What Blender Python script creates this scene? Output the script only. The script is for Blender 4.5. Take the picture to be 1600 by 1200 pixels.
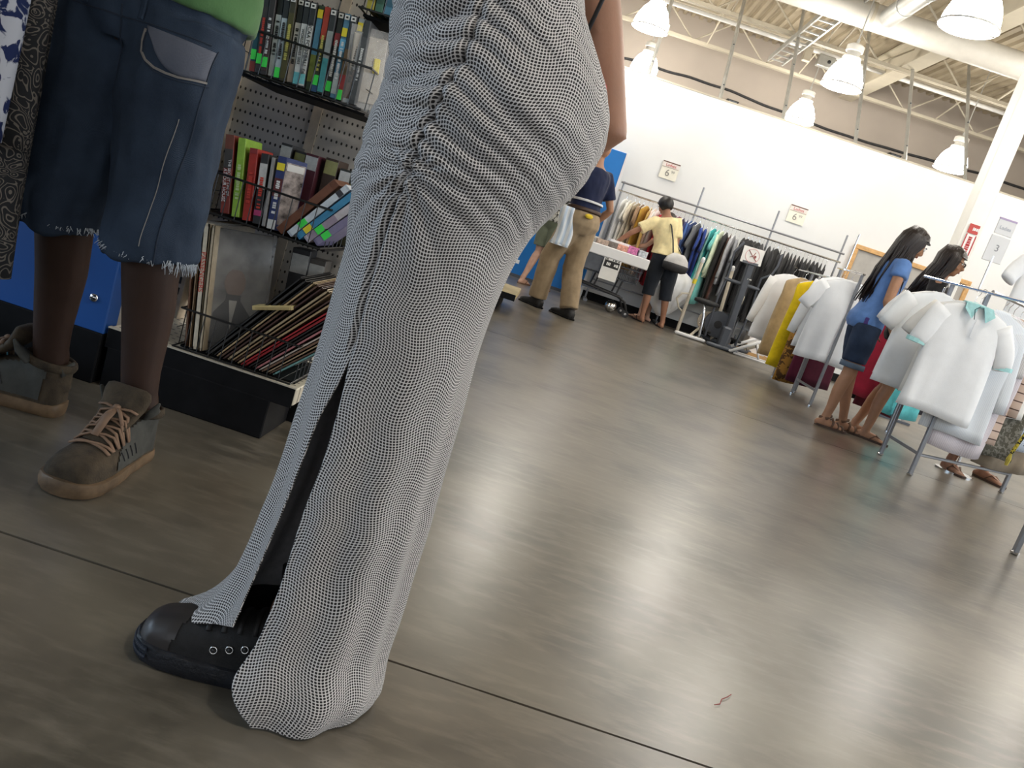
import bpy, bmesh, math, random
import numpy as np
from mathutils import Vector, Matrix, noise as mnoise
from mathutils.bvhtree import BVHTree
R = math.radians
PI = math.pi
for o in list(bpy.data.objects):
    bpy.data.objects.remove(o)
scene = bpy.context.scene
C = scene.collection
rng = random.Random(7)

# ------------------------------------------------------------------ camera
cam_d = bpy.data.cameras.new('camera')
cam_d.sensor_width = 36.0
cam_d.lens = 1290.0 / 1600.0 * 36.0
cam_d.clip_start = 0.02
cam = bpy.data.objects.new('camera', cam_d)
C.objects.link(cam)
def aim(pitch, roll, h):
    p, r = R(pitch), R(roll)
    fw = Vector((0, math.cos(p), -math.sin(p)))
    up0 = Vector((0, math.sin(p), math.cos(p)))
    rt0 = Vector((1, 0, 0))
    rt = rt0 * math.cos(r) + up0 * math.sin(r)
    up = -rt0 * math.sin(r) + up0 * math.cos(r)
    m = Matrix((rt, up, -fw)).transposed().to_4x4()
    m.translation = (0, 0, h)
    cam.matrix_world = m
aim(10.8, 18.4, 0.72)
scene.camera = cam

# ------------------------------------------------------------------ world, daylight, exposure
scene.view_settings.view_transform = 'Standard'
scene.view_settings.look = 'None'
scene.view_settings.gamma = 1.0
scene.view_settings.use_curve_mapping = False
scene.view_settings.exposure = 0.0
world = bpy.data.worlds.new('world')
scene.world = world
world.use_nodes = True
wb = world.node_tree.nodes['Background']
wb.inputs[0].default_value = (0.75, 0.85, 1.0, 1)
wb.inputs[1].default_value = 0.6
scene.cycles.max_bounces = 7
scene.cycles.diffuse_bounces = 3
scene.cycles.glossy_bounces = 3
def area(name, loc, rot, sx, sy, power, col):
    d = bpy.data.lights.new(name, 'AREA')
    d.shape = 'RECTANGLE'; d.size = sx; d.size_y = sy
    d.energy = power; d.color = col
    o = bpy.data.objects.new(name, d); C.objects.link(o)
    o.location = loc; o.rotation_euler = rot
    return o
# daylight through the shop windows (openings built below in wall_left and wall_right)
area('daylight_left', (-6.9, -0.6, 2.0), (0, R(-90), 0), 2.3, 6.5, 250, (0.62, 0.80, 1.0))
area('daylight_right', (8.9, 1.5, 2.3), (0, R(90), 0), 2.8, 9.0, 330, (0.84, 0.92, 1.0))
area('front_fill', (1.5, -5.9, 2.0), (R(90), 0, 0), 11.0, 2.5, 95, (0.92, 0.96, 1.0))  # unseen fill from behind the camera, added to light surfaces facing it
LAMP_EMIT = 54.0

# ------------------------------------------------------------------ mesh helpers
class MB:
    def __init__(s): s.v = []; s.f = []; s.mi = []; s.cur = 0
    def add(s, vs, fs):
        n = len(s.v); s.v.extend([tuple(p) for p in vs])
        for f in fs: s.f.append(tuple(i + n for i in f)); s.mi.append(s.cur)
        return s
    def box(s, c, size, rot=None, bev=0.0):
        hx, hy, hz = size[0] / 2, size[1] / 2, size[2] / 2
        if bev > 0:
            b = min(bev, hx * .9, hy * .9, hz * .9)
            bm = bmesh.new()
            bmesh.ops.create_cube(bm, size=1)
            for v in bm.verts: v.co = Vector((v.co.x * 2 * hx, v.co.y * 2 * hy, v.co.z * 2 * hz))
            bmesh.ops.bevel(bm, geom=list(bm.edges), offset=b, segments=1, affect='EDGES')
            bm.verts.index_update()
            vs = [v.co.copy() for v in bm.verts]; fs = [[v.index for v in f.verts] for f in bm.faces]
            bm.free()
        else:
            vs = [Vector((x * hx, y * hy, z * hz)) for x in (-1, 1) for y in (-1, 1) for z in (-1, 1)]
            fs = [(0, 1, 3, 2), (4, 6, 7, 5), (0, 4, 5, 1), (2, 3, 7, 6), (0, 2, 6, 4), (1, 5, 7, 3)]
        if rot is not None:
            vs = [rot @ v for v in vs]
        c = Vector(c)
        return s.add([v + c for v in vs], fs)
    def loft(s, rings, cap=True, close=True):
        n = len(rings[0]); vs = [p for r in rings for p in r]; fs = []
        for i in range(len(rings) - 1):
            for j in range(n if close else n - 1):
                k = (j + 1) % n
                fs.append((i * n + j, i * n + k, (i + 1) * n + k, (i + 1) * n + j))
        if cap:
            fs.append(tuple(range(n - 1, -1, -1))); b = (len(rings) - 1) * n
            fs.append(tuple(range(b, b + n)))
        return s.add(vs, fs)
    def tube(s, pts, rad, n=8, hint=None, round_ends=False, closed=False):
        pts = [Vector(p) for p in pts]; m = len(pts)
        if not isinstance(rad, list): rad = [rad] * m
        rad = [r if isinstance(r, (list, tuple)) else (r, r) for r in rad]
        rings = []; prev = None
        for i in range(m):
            if closed: t = pts[(i + 1) % m] - pts[i - 1]
            elif i == 0: t = pts[1] - pts[0]
            elif i == m - 1: t = pts[-1] - pts[-2]
            else: t = (pts[i + 1] - pts[i]).normalized() + (pts[i] - pts[i - 1]).normalized()
            if t.length < 1e-9: t = Vector((0, 0, 1))
            t.normalize()
            if prev is None:
                h = Vector(hint) if hint is not None else (Vector((0, 0, 1)) if abs(t.z) < .9 else Vector((1, 0, 0)))
            else: h = prev
            u = h - t * h.dot(t)
            if u.length < 1e-6: u = t.orthogonal()
            u.normalize(); w = t.cross(u); prev = u
            ru, rw = rad[i]
            rg = [pts[i] + u * (ru * math.cos(2 * PI * k / n)) + w * (rw * math.sin(2 * PI * k / n)) for k in range(n)]
            if round_ends and i == 0 and not closed:
                for q, sc in ((.95, .35), (.6, .8)):
                    cc = pts[0] - t * (min(ru, rw) * q)
                    rings.append([cc + (p - pts[0]) * sc for p in rg])
            rings.append(rg)
            if round_ends and i == m - 1 and not closed:
                for q, sc in ((.6, .8), (.95, .35)):
                    cc = pts[-1] + t * (min(ru, rw) * q)
                    rings.append([cc + (p - pts[-1]) * sc for p in rg])
        if closed:
            rings.append(rings[0])
            return s.loft(rings, cap=False)
        return s.loft(rings)
    def lathe(s, prof, c=(0, 0, 0), n=20, cap=True):
        c = Vector(c)
        rings = [[c + Vector((r * math.cos(2 * PI * k / n), r * math.sin(2 * PI * k / n), z)) for k in range(n)] for r, z in prof]
        return s.loft(rings, cap=cap)
    def ell(s, c, r, n=16, m=10, rot=None):
        c = Vector(c); rings = []
        for i in range(1, m):
            a = PI * i / m
            rg = [Vector((r[0] * math.sin(a) * math.cos(2 * PI * k / n), r[1] * math.sin(a) * math.sin(2 * PI * k / n), -r[2] * math.cos(a))) for k in range(n)]
            if rot is not None: rg = [rot @ p for p in rg]
            rings.append([c + p for p in rg])
        return s.loft(rings)
    def prism(s, poly, y0, y1):          # poly of (x, z), extruded along y
        n = len(poly)
        vs = [(x, y0, z) for x, z in poly] + [(x, y1, z) for x, z in poly]
        fs = [tuple(range(n)), tuple(range(2 * n - 1, n - 1, -1))]
        for i in range(n): fs.append((i, i + n, (i + 1) % n + n, (i + 1) % n))
        return s.add(vs, fs)
    def xf(s, m):
        s.v = [tuple(m @ Vector(p)) for p in s.v]; return s
    def mesh(s, name):
        me = bpy.data.meshes.new(name); me.from_pydata(s.v, [], s.f); me.update(); return me
    def build(s, name, mat, parent=None, smooth=False, loc=None, rot=None, fixn=True):
        me = s.mesh(name)
        if fixn:
            bm = bmesh.new(); bm.from_mesh(me); bmesh.ops.recalc_face_normals(bm, faces=bm.faces); bm.to_mesh(me); bm.free()
        return link(name, me, mat, parent, smooth, loc, rot)
def link(name, me, mat, parent=None, smooth=False, loc=None, rot=None):
    o = bpy.data.objects.new(name, me); C.objects.link(o)
    if mat is not None:
        me.materials.clear()
        for m_ in (mat if isinstance(mat, (list, tuple)) else [mat]): me.materials.append(m_)
    if smooth:
        me.polygons.foreach_set('use_smooth', [True] * len(me.polygons))
        if smooth == 'auto':
            me.set_sharp_from_angle(angle=R(40))
    if parent is not None: o.parent = parent
    if loc is not None: o.location = loc
    if rot is not None: o.rotation_euler = rot
    return o
def tag(o, label, cat=None, group=None, kind=None):
    o['label'] = label
    if cat: o['category'] = cat
    if group: o['group'] = group
    if kind: o['kind'] = kind
    return o
def thing(name, label, cat, loc=(0, 0, 0), rz=0.0, group=None):
    o = bpy.data.objects.new(name, None); C.objects.link(o)
    o.empty_display_size = .05
    o.location = loc; o.rotation_euler = (0, 0, rz)
    return tag(o, label, cat, group)
def box1(name, c, size, mat, parent=None, bev=0.0, rot=None, smooth=False):
    # a box whose origin is its centre
    o = MB().box((0, 0, 0), size, None, bev).build(name, mat, parent, smooth, loc=c)
    if rot is not None: o.rotation_euler = rot
    return o
def copy_tree(o, parent=None):
    c = o.copy(); C.objects.link(c)
    if parent is not None: c.parent = parent
    for ch in list(o.children): copy_tree(ch, c)
    return c
def remesh(mb, name, voxel, smooth=4, fac=.5):
    me = mb.mesh(name + '_raw')
    bm = bmesh.new(); bm.from_mesh(me); bmesh.ops.recalc_face_normals(bm, faces=bm.faces); bm.to_mesh(me); bm.free()
    o = bpy.data.objects.new('tmp', me); C.objects.link(o)
    m = o.modifiers.new('r', 'REMESH'); m.mode = 'VOXEL'; m.voxel_size = voxel; m.use_smooth_shade = True
    if smooth:
        sm = o.modifiers.new('s', 'SMOOTH'); sm.iterations = smooth; sm.factor = fac
    dg = bpy.context.evaluated_depsgraph_get(); dg.update()
    out = bpy.data.meshes.new_from_object(o.evaluated_get(dg)); out.name = name
    bpy.data.objects.remove(o); bpy.data.meshes.remove(me)
    return out
def wrinkle(me, amp, sc, sx=1, sy=1, sz=1, seed=0.0, fn=None):
    n = len(me.vertices)
    co = np.empty(n * 3); me.vertices.foreach_get('co', co); co = co.reshape(-1, 3)
    no = np.empty(n * 3); me.vertices.foreach_get('normal', no); no = no.reshape(-1, 3)
    for i in range(n):
        p = Vector((co[i, 0] * sx * sc + seed, co[i, 1] * sy * sc - seed, co[i, 2] * sz * sc))
        a = amp if fn is None else amp * fn(co[i])
        if a: co[i] += no[i] * (a * (mnoise.noise(p) + .5 * mnoise.noise(p * 2.3)))
    me.vertices.foreach_set('co', co.ravel()); me.update()
    return me
def text(s, size, mat, parent, loc, rot=(0, 0, 0), name='lettering', align='CENTER', sx=1.0, ext=0.0004):
    cu = bpy.data.curves.new('t', 'FONT'); cu.body = s; cu.size = size; cu.align_x = align; cu.align_y = 'CENTER'; cu.extrude = ext
    o = bpy.data.objects.new('t', cu); C.objects.link(o)
    bpy.context.view_layer.update()
    me = bpy.data.meshes.new_from_object(o); bpy.data.objects.remove(o)
    q = link(name, me, mat, parent, False, loc, rot)
    q.scale = (sx, 1, 1)
    return q

def bars(parent, L, h, mat, loc, rot, seed=0, name='lettering', rows=1):
    # a line of print too small to read: short strokes of uneven width
    r_ = random.Random(seed); mb = MB(); x = -L / 2
    while x < L / 2:
        w = r_.uniform(.25, .75) * h
        if r_.random() > .18: mb.box((x + w / 2, 0, 0), (w * .8, h * r_.uniform(.7, 1.0), .0005))
        x += w
    return mb.build(name, mat, parent, False, loc, rot)

# ------------------------------------------------------------------ materials
def newmat(name):
    m = bpy.data.materials.new(name); m.use_nodes = True
    nt = m.node_tree; b = nt.nodes['Principled BSDF']
    return m, nt, b
def lk(nt, a, b): nt.links.new(a, b)
def node(nt, t, **kw):
    n = nt.nodes.new(t)
    for k, v in kw.items(): setattr(n, k, v)
    return n
def math_n(nt, op, a, b=None, c=None):
    n = node(nt, 'ShaderNodeMath', operation=op)
    for i, x in enumerate((a, b, c)):
        if x is None: continue
        if isinstance(x, (int, float)): n.inputs[i].default_value = x
        else: lk(nt, x, n.inputs[i])
    return n.outputs[0]
def mixc(nt, fac, a, b):
    n = node(nt, 'ShaderNodeMix', data_type='RGBA')
    if isinstance(fac, (int, float)): n.inputs[0].default_value = fac
    else: lk(nt, fac, n.inputs[0])
    for i, x in ((6, a), (7, b)):
        if isinstance(x, (tuple, list)): n.inputs[i].default_value = (*x[:3], 1)
        else: lk(nt, x, n.inputs[i])
    return n.outputs[2]
def ramp(nt, fac, stops):
    n = node(nt, 'ShaderNodeValToRGB')
    e = n.color_ramp.elements
    while len(e) > 1: e.remove(e[0])
    e[0].position = stops[0][0]; e[0].color = (*stops[0][1], 1)
    for p, c in stops[1:]:
        q = e.new(p); q.color = (*c, 1)
    lk(nt, fac, n.inputs[0]); return n.outputs[0]
def noise_n(nt, scale, detail=4, rough=.55, vec=None, dist=0.0):
    n = node(nt, 'ShaderNodeTexNoise'); n.inputs['Scale'].default_value = scale
    n.inputs['Detail'].default_value = detail; n.inputs['Roughness'].default_value = rough
    n.inputs['Distortion'].default_value = dist
    if vec is not None: lk(nt, vec, n.inputs['Vector'])
    return n.outputs[0]
def coord(nt, kind='Object', scale=(1, 1, 1), rot=(0, 0, 0)):
    t = node(nt, 'ShaderNodeTexCoord'); m = node(nt, 'ShaderNodeMapping')
    m.inputs['Scale'].default_value = scale; m.inputs['Rotation'].default_value = rot
    lk(nt, t.outputs[kind], m.inputs['Vector']); return m.outputs[0]
def bump(nt, b, h, strength=.2, dist=.01):
    n = node(nt, 'ShaderNodeBump'); n.inputs['Strength'].default_value = strength; n.inputs['Distance'].default_value = dist
    lk(nt, h, n.inputs['Height']); lk(nt, n.outputs[0], b.inputs['Normal'])
def mat(name, col, rough=.6, metal=0.0, var=.12, vs=8.0, bmp=0.0, bs=60.0, spec=.5, coat=0.0, sheen=0.0):
    m, nt, b = newmat(name)
    b.inputs['Roughness'].default_value = rough; b.inputs['Metallic'].default_value = metal
    b.inputs['Specular IOR Level'].default_value = spec
    b.inputs['Coat Weight'].default_value = coat; b.inputs['Sheen Weight'].default_value = sheen
    v = coord(nt)
    if var > 0:
        f = noise_n(nt, vs, 4, .6, v)
        d = tuple(max(0, c * (1 - var * 1.6)) for c in col); l = tuple(min(1, c * (1 + var)) for c in col)
        lk(nt, ramp(nt, f, [(.3, d), (.7, l)]), b.inputs['Base Color'])
    else: b.inputs['Base Color'].default_value = (*col, 1)
    if bmp > 0: bump(nt, b, noise_n(nt, bs, 3, .6, v), bmp, .004)
    return m
_fab = {}
def fabric(col, rough=.85, var=.10):
    k = (tuple(round(c, 3) for c in col), rough)
    if min(col) > .7: var = .02
    if k not in _fab: _fab[k] = mat('fabric_%d' % len(_fab), col, rough, 0, var, 14, .15, 220, .25, 0, .15)
    return _fab[k]
def stripes(name, cols, period, axis='X', kind='Object', rough=.85, rot=(0, 0, 0)):
    m, nt, b = newmat(name); v = coord(nt, kind, rot=rot)
    s = node(nt, 'ShaderNodeSeparateXYZ'); lk(nt, v, s.inputs[0])
    f = math_n(nt, 'FRACT', math_n(nt, 'DIVIDE', s.outputs[axis], period))
    n = node(nt, 'ShaderNodeValToRGB'); n.color_ramp.interpolation = 'CONSTANT'; e = n.color_ramp.elements
    while len(e) > 1: e.remove(e[0])
    e[0].position = 0; e[0].color = (*cols[0][1], 1)
    for p, c in cols[1:]: q = e.new(p); q.color = (*c, 1)
    lk(nt, f, n.inputs[0]); lk(nt, n.outputs[0], b.inputs['Base Color'])
    b.inputs['Roughness'].default_value = rough; b.inputs['Specular IOR Level'].default_value = .25
    return m
def emit(name, col, strength):
    m, nt, b = newmat(name)
    b.inputs['Base Color'].default_value = (.8, .8, .8, 1); b.inputs['Emission Color'].default_value = (*col, 1)
    b.inputs['Emission Strength'].default_value = strength; b.inputs['Roughness'].default_value = .4
    return m
M = {}
M['white_wall'] = mat('white_wall', (.74, .745, .74), .75, var=.02, vs=1.5)
M['tan_wall'] = mat('tan_wall', (.42, .365, .31), .85, var=.05, vs=.8)
M['cream_steel'] = mat('cream_steel', (.50, .45, .35), .55, var=.06, vs=3)
M['deck'] = mat('roof_deck', (.42, .355, .25), .55, var=.08, vs=1.2)
M['blue'] = mat('blue_paint', (.010, .085, .34), .45, var=.04, vs=5)
M['blue_far'] = mat('blue_laminate', (.01, .20, .62), .45, var=.03, vs=5)
M['black'] = mat('black_paint', (.006, .006, .007), .6, var=.25, vs=20, spec=.15)
M['black_wire'] = mat('black_wire', (.008, .008, .008), .35, var=0)
M['chrome'] = mat('chrome', (.72, .72, .72), .18, 1.0, var=.05)
M['steel'] = mat('painted_steel', (.30, .31, .33), .4, .6, var=.1)
M['grey_metal'] = mat('grey_metal', (.10, .11, .13), .45, .3, var=.15)
M['cream'] = mat('cream_enamel', (.62, .56, .45), .5, var=.08, vs=12)
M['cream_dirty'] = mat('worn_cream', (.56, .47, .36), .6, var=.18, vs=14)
M['wood'] = mat('orange_wood', (.62, .36, .14), .55, var=.15, vs=20)
M['white'] = mat('white_plastic', (.82, .82, .82), .45, var=.02)
M['paper'] = mat('paper', (.84, .83, .80), .8, var=.03)
M['ink'] = mat('ink', (.02, .02, .02), .7, var=0)
M['ink_red'] = mat('red_ink', (.45, .03, .03), .7, var=0)
M['rubber'] = mat('black_rubber', (.02, .02, .022), .6, var=.2, vs=40)
M['galv'] = mat('galvanised', (.50, .50, .47), .4, .5, var=.12, vs=4)
def skin(name, col, rough=.5):
    m, nt, b = newmat(name)
    v = coord(nt)
    f = noise_n(nt, 14, 5, .6, v)
    d = tuple(c * .82 for c in col)
    lk(nt, ramp(nt, f, [(.3, d), (.7, col)]), b.inputs['Base Color'])
    b.inputs['Roughness'].default_value = rough
    b.inputs['Specular IOR Level'].default_value = .3
    b.inputs['Subsurface Weight'].default_value = .08
    b.inputs['Subsurface Radius'].default_value = (.01, .004, .002)
    bump(nt, b, noise_n(nt, 300, 2, .5, v), .08, .002)
    return m
M['skin_dark'] = skin('skin_deep_brown', (.042, .021, .014), .6)
M['skin_mid'] = skin('skin_brown', (.36, .18, .11))
M['skin_tan'] = skin('skin_tan', (.47, .25, .15))
M['skin_light'] = skin('skin_light', (.62, .38, .28))
M['hair_dark'] = mat('dark_hair', (.018, .010, .008), .38, var=.35, vs=60)
M['hair_black'] = mat('black_hair', (.008, .007, .007), .5, var=.3, vs=60)
def denim(name, col, fade):
    m, nt, b = newmat(name); v = coord(nt)
    f = noise_n(nt, 6, 5, .6, v)
    w = node(nt, 'ShaderNodeTexWave'); w.inputs['Scale'].default_value = 420; w.inputs['Distortion'].default_value = .6
    lk(nt, coord(nt, rot=(0, R(30), R(35))), w.inputs['Vector'])
    c1 = ramp(nt, f, [(.32, col), (.68, fade)])
    lk(nt, mixc(nt, math_n(nt, 'MULTIPLY', w.outputs[1], .10), c1, (.20, .24, .30)), b.inputs['Base Color'])
    b.inputs['Roughness'].default_value = .85; b.inputs['Specular IOR Level'].default_value = .2
    bump(nt, b, noise_n(nt, 180, 3, .6, v), .25, .003)
    return m
M['denim'] = denim('faded_denim', (.010, .018, .034), (.028, .045, .075))
M['denim_dark'] = denim('dark_denim', (.012, .022, .05), (.03, .05, .10))
# ================================================================== THE SETTING
def concrete():
    m, nt, b = newmat('polished_concrete')
    v = coord(nt)
    big = noise_n(nt, .5, 5, .6, v, .3); mid = noise_n(nt, 2.2, 5, .58, v, .25); fine = noise_n(nt, 26, 6, .7, v)
    vs = coord(nt, scale=(1.0, 4.0, 1), rot=(0, 0, R(24)))
    scuff = noise_n(nt, 8, 6, .62, vs, .2)
    c = ramp(nt, big, [(.30, (.074, .062, .045)), (.50, (.106, .090, .068)), (.72, (.150, .132, .104))])
    c = mixc(nt, math_n(nt, 'MULTIPLY', ramp(nt, mid, [(.40, (0, 0, 0)), (.66, (1, 1, 1))]), .75), c, (.195, .172, .134))
    c = mixc(nt, math_n(nt, 'MULTIPLY', ramp(nt, mid, [(.30, (1, 1, 1)), (.50, (0, 0, 0))]), .75), c, (.050, .048, .040))
    c = mixc(nt, math_n(nt, 'MULTIPLY', ramp(nt, scuff, [(.48, (0, 0, 0)), (.72, (1, 1, 1))]), .50), c, (.24, .21, .165))
    c = mixc(nt, math_n(nt, 'MULTIPLY', ramp(nt, fine, [(.60, (0, 0, 0)), (.74, (1, 1, 1))]), .12), c, (.25, .22, .18))
    lk(nt, c, b.inputs['Base Color'])
    b.inputs['Roughness'].default_value = .30
    b.inputs['Specular IOR Level'].default_value = .62
    b.inputs['IOR'].default_value = 1.55
    return m
M['concrete'] = concrete()
X0, X1, Y0, Y1, ZC = -7.0, 9.0, -6.0, 15.6, 5.0
ZW = ZC + .06
fl = MB().box(((X0 + X1) / 2, (Y0 + Y1) / 2, -.06), (X1 - X0, Y1 - Y0, .06)).build('floor', mat('joint_dirt', (.03, .027, .022), .9, var=.2))
tag(fl, 'polished grey-brown concrete shop floor with saw-cut joints', kind='structure')
ys = [Y0, -2.95, 1.205, 5.25, 9.35, Y1]
for a, b_ in zip(ys[:-1], ys[1:]):
    g = .0028
    mb = MB()
    # joint edges wander a little and are chipped
    def edge(y, s):
        pts = []
        for i in range(121):
            x = X0 + (X1 - X0) * i / 120
            pts.append((x, y + s * g + .0022 * mnoise.noise((x * 2.1, y, 0)) + .0016 * max(0, mnoise.noise((x * 7, y * 3, s)))))
        return pts
    lo, hi = edge(a, 1), edge(b_, -1)
    n = len(lo)
    vs = [(x, y, 0) for x, y in lo] + [(x, y, 0) for x, y in hi] + [(x, y, -.05) for x, y in lo] + [(x, y, -.05) for x, y in hi]
    fs = []
    for i in range(n - 1):
        fs += [(i, i + 1, n + i + 1, n + i), (2 * n + i, 2 * n + i + 1, i + 1, i), (n + i, n + i + 1, 3 * n + i + 1, 3 * n + i)]
    mb.add(vs, fs); mb.build('floor_slab', M['concrete'], fl)

wbk = MB().box(((X0 + X1) / 2, 11.46, 1.5), (X1 - X0, .12, 3.0)).build('wall_back', M['white_wall'])
tag(wbk, 'tall white partition wall behind the clothes rails', kind='structure')
MB().box(((X0 + X1) / 2, 11.46, 3.01), (X1 - X0, .13, .02)).build('top_cap', M['cream_steel'], wbk)
bb = MB().box(((X0 + X1) / 2, 11.39, .055), (X1 - X0, .02, .11)).build('baseboard_back', M['black'])
tag(bb, 'black baseboard along the foot of the white partition', kind='structure')
for x in (-.55, .42, 1.41, 2.28, 3.28, 3.97, 4.80, 5.7, 6.6):   # diagonal kickers from the partition top to the roof
    p0, p1 = Vector((x, 11.46, 3.0)), Vector((x + .02, 13.05, 4.97))
    br = MB().tube([p0, p1], .026, 4).build('brace', M['galv'], wbk)
    bo = MB()
    for t in (.12, .45): bo.ell(p0.lerp(p1, t) + Vector((0, -.03, 0)), (.012, .012, .012), 6, 4)
    bo.build('bolt', M['grey_metal'], br)
wo = MB().box(((X0 + X1) / 2, Y1 + .1, ZW / 2), (X1 - X0, .2, ZW)).build('wall_outer', M['tan_wall'])
tag(wo, 'tan back wall of the building above the partition', kind='structure')
# left wall with a long shop window, right wall likewise, front wall with an added window
def wall_with_window(name, x, wy0, wy1, wz0, wz1, label, win, wlabel):
    mb = MB(); t = .2
    mb.box((x, (Y0 + wy0) / 2, ZW / 2), (t, wy0 - Y0, ZW)); mb.box((x, (wy1 + Y1) / 2, ZW / 2), (t, Y1 - wy1, ZW))
    mb.box((x, (wy0 + wy1) / 2, wz0 / 2), (t, wy1 - wy0, wz0)); mb.box((x, (wy0 + wy1) / 2, (wz1 + ZW) / 2), (t, wy1 - wy0, ZW - wz1))
    o = mb.build(name, M['tan_wall']); tag(o, label, kind='structure')
    fr = MB()
    n = max(2, round((wy1 - wy0) / 1.6))
    for i in range(n + 1): fr.box((x, wy0 + (wy1 - wy0) * i / n, (wz0 + wz1) / 2), (.08, .05, wz1 - wz0))
    for z in (wz0 + .025, wz1 - .025): fr.box((x, (wy0 + wy1) / 2, z), (.08, wy1 - wy0, .05))
    f = fr.build(win, M['grey_metal']); tag(f, wlabel, kind='structure')
    g = mat('window_glass', (.9, .95, 1), .02, var=0)
    g.node_tree.nodes['Principled BSDF'].inputs['Transmission Weight'].default_value = 1
    for i in range(n):
        ya = wy0 + (wy1 - wy0) * i / n; yb = wy0 + (wy1 - wy0) * (i + 1) / n
        MB().box((x, (ya + yb) / 2, (wz0 + wz1) / 2), (.01, yb - ya - .05, wz1 - wz0 - .1)).build('pane', g, f)
wall_with_window('wall_left', X0 - .1, -3.9, 2.7, .8, 3.2, 'tan side wall of the shop with storefront glazing', 'window_1', 'long storefront window in the left wall')
wall_with_window('wall_right', X1 + .1, -3.1, 6.1, .8, 3.8, 'tan far side wall of the shop with tall glazing', 'window_2', 'long storefront window in the right wall')
wx0, wx1, wz0, wz1 = -4.2, 7.2, .7, 3.3  # unseen window added round the front fill
mb = MB()
mb.box(((X0 + wx0) / 2, Y0 - .1, ZW / 2), (wx0 - X0, .2, ZW)); mb.box(((wx1 + X1) / 2, Y0 - .1, ZW / 2), (X1 - wx1, .2, ZW))
mb.box(((wx0 + wx1) / 2, Y0 - .1, wz0 / 2), (wx1 - wx0, .2, wz0)); mb.box(((wx0 + wx1) / 2, Y0 - .1, (wz1 + ZW) / 2), (wx1 - wx0, .2, ZW - wz1))
wf = mb.build('wall_front', M['tan_wall']); tag(wf, 'tan wall of the shop behind the viewpoint with added glazing', kind='structure')
fr = MB()
for i in range(8): fr.box((wx0 + (wx1 - wx0) * i / 7, Y0 - .1, (wz0 + wz1) / 2), (.05, .08, wz1 - wz0))
for z in (wz0 + .025, wz1 - .025): fr.box(((wx0 + wx1) / 2, Y0 - .1, z), (wx1 - wx0, .08, .05))
f3 = fr.build('window_added', M['grey_metal']); tag(f3, 'added storefront window, unseen behind the viewpoint', kind='structure')
for i in range(7):
    xa = wx0 + (wx1 - wx0) * i / 7; xb_ = wx0 + (wx1 - wx0) * (i + 1) / 7
    MB().box(((xa + xb_) / 2, Y0 - .1, (wz0 + wz1) / 2), (xb_ - xa - .05, .01, wz1 - wz0 - .1)).build('pane', bpy.data.materials['window_glass'], f3)
# ribbed steel roof deck
mb = MB(); prof = []; x = X0
while x < X1:
    prof += [(x, ZC), (x + .055, ZC), (x + .075, ZC + .045), (x + .13, ZC + .045)]; x += .15
vs = [(px, Y0, pz) for px, pz in prof] + [(px, Y1, pz) for px, pz in prof]; n = len(prof)
mb.add(vs, [(i, i + 1, n + i + 1, n + i) for i in range(n - 1)])
ce = mb.build('ceiling', M['deck'], fixn=False)
tag(ce, 'cream ribbed steel roof deck', kind='structure')
def joist(y, zt=4.97, dep=.55, pitch=.62):
    root = MB().box(((X0 + X1) / 2, y, zt - .03), (X1 - X0, .10, .055)).build('roof_joist', M['cream_steel'], ce)
    b = MB()
    for s in (-.028, .028): b.box(((X0 + X1) / 2, y + s, zt - dep), (X1 - X0, .035, .05))
    b.build('bottom_chord', M['cream_steel'], root)
    w = MB(); x = X0; k = 0
    while x < X1 - pitch:
        z0, z1 = (zt - .05, zt - dep) if k % 2 == 0 else (zt - dep, zt - .05)
        w.tube([(x, y, z0), (x + pitch, y, z1)], .014, 5); x += pitch; k += 1
    w.build('web', M['cream_steel'], root)
for y in (14.75, 12.75, 10.75, 8.75, 6.75, 4.75, 2.75, .75, -1.25, -3.25): joist(y)
# main girder running away from the viewer, as an I section
for gx in (3.95, -4.2):
    g = MB()
    g.box((gx, 4.8, 4.84), (.24, 21.2, .025)); g.box((gx, 4.8, 4.46), (.24, 21.2, .025)); g.box((gx, 4.8, 4.65), (.025, 21.2, .37))
    g.build('girder', M['cream_steel'], ce)
# diagonal bridging rods between joists
bd = MB()
for x in (-1.2, 1.3, 2.9, 5.3, 7.6):
    for ya in (14.75, 12.75, 10.75, 8.75, 6.75):
        bd.tube([(x, ya, 4.93), (x, ya - 2, 4.43)], .013, 5); bd.tube([(x, ya, 4.43), (x, ya - 2, 4.93)], .013, 5)
bd.build('bridging_rod', M['cream_steel'], ce)

# ------------------------------------------------------------------ services under the roof
d = thing('air_duct', 'fat round cream duct crossing under the roof at upper right', 'duct', (0, 10.5, 4.22))
MB().tube([(X0 + .1, 0, 0), (X1 - .1, 0, 0)], .15, 20).build('pipe', mat('duct_paint', (.56, .53, .47), .45, var=.04), d, 'auto')
for i in range(9):
    MB().tube([(X0 + 1.2 + i * 2.1, 0, 0), (X0 + 1.24 + i * 2.1, 0, 0)], .158, 20).build('collar', M['cream_steel'], d, 'auto')
d = thing('sprinkler_pipe', 'thin white sprinkler main with a grey box on it near the roof', 'pipe', (0, 13.7, 4.58))
MB().tube([(X0 + .1, 0, 0), (X1 - .1, 0, 0)], .035, 10).build('pipe', mat('white_pipe', (.80, .79, .76), .35, var=.02), d, True)
jb = MB().box((3.02, -.02, -.12), (.26, .12, .17), None, .01).build('junction_box', M['galv'], d)
MB().ell((3.06, -.09, -.12), (.028, .02, .028), 10, 6).build('socket', M['rubber'], jb)
MB().box((2.72, -.02, -.1), (.12, .1, .2), None, .01).build('valve_box', M['cream_steel'], d)
d = thing('spiral_duct', 'bright silvery duct hung beside the girder at the top edge', 'duct', (2.75, 0, 4.12))
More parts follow.
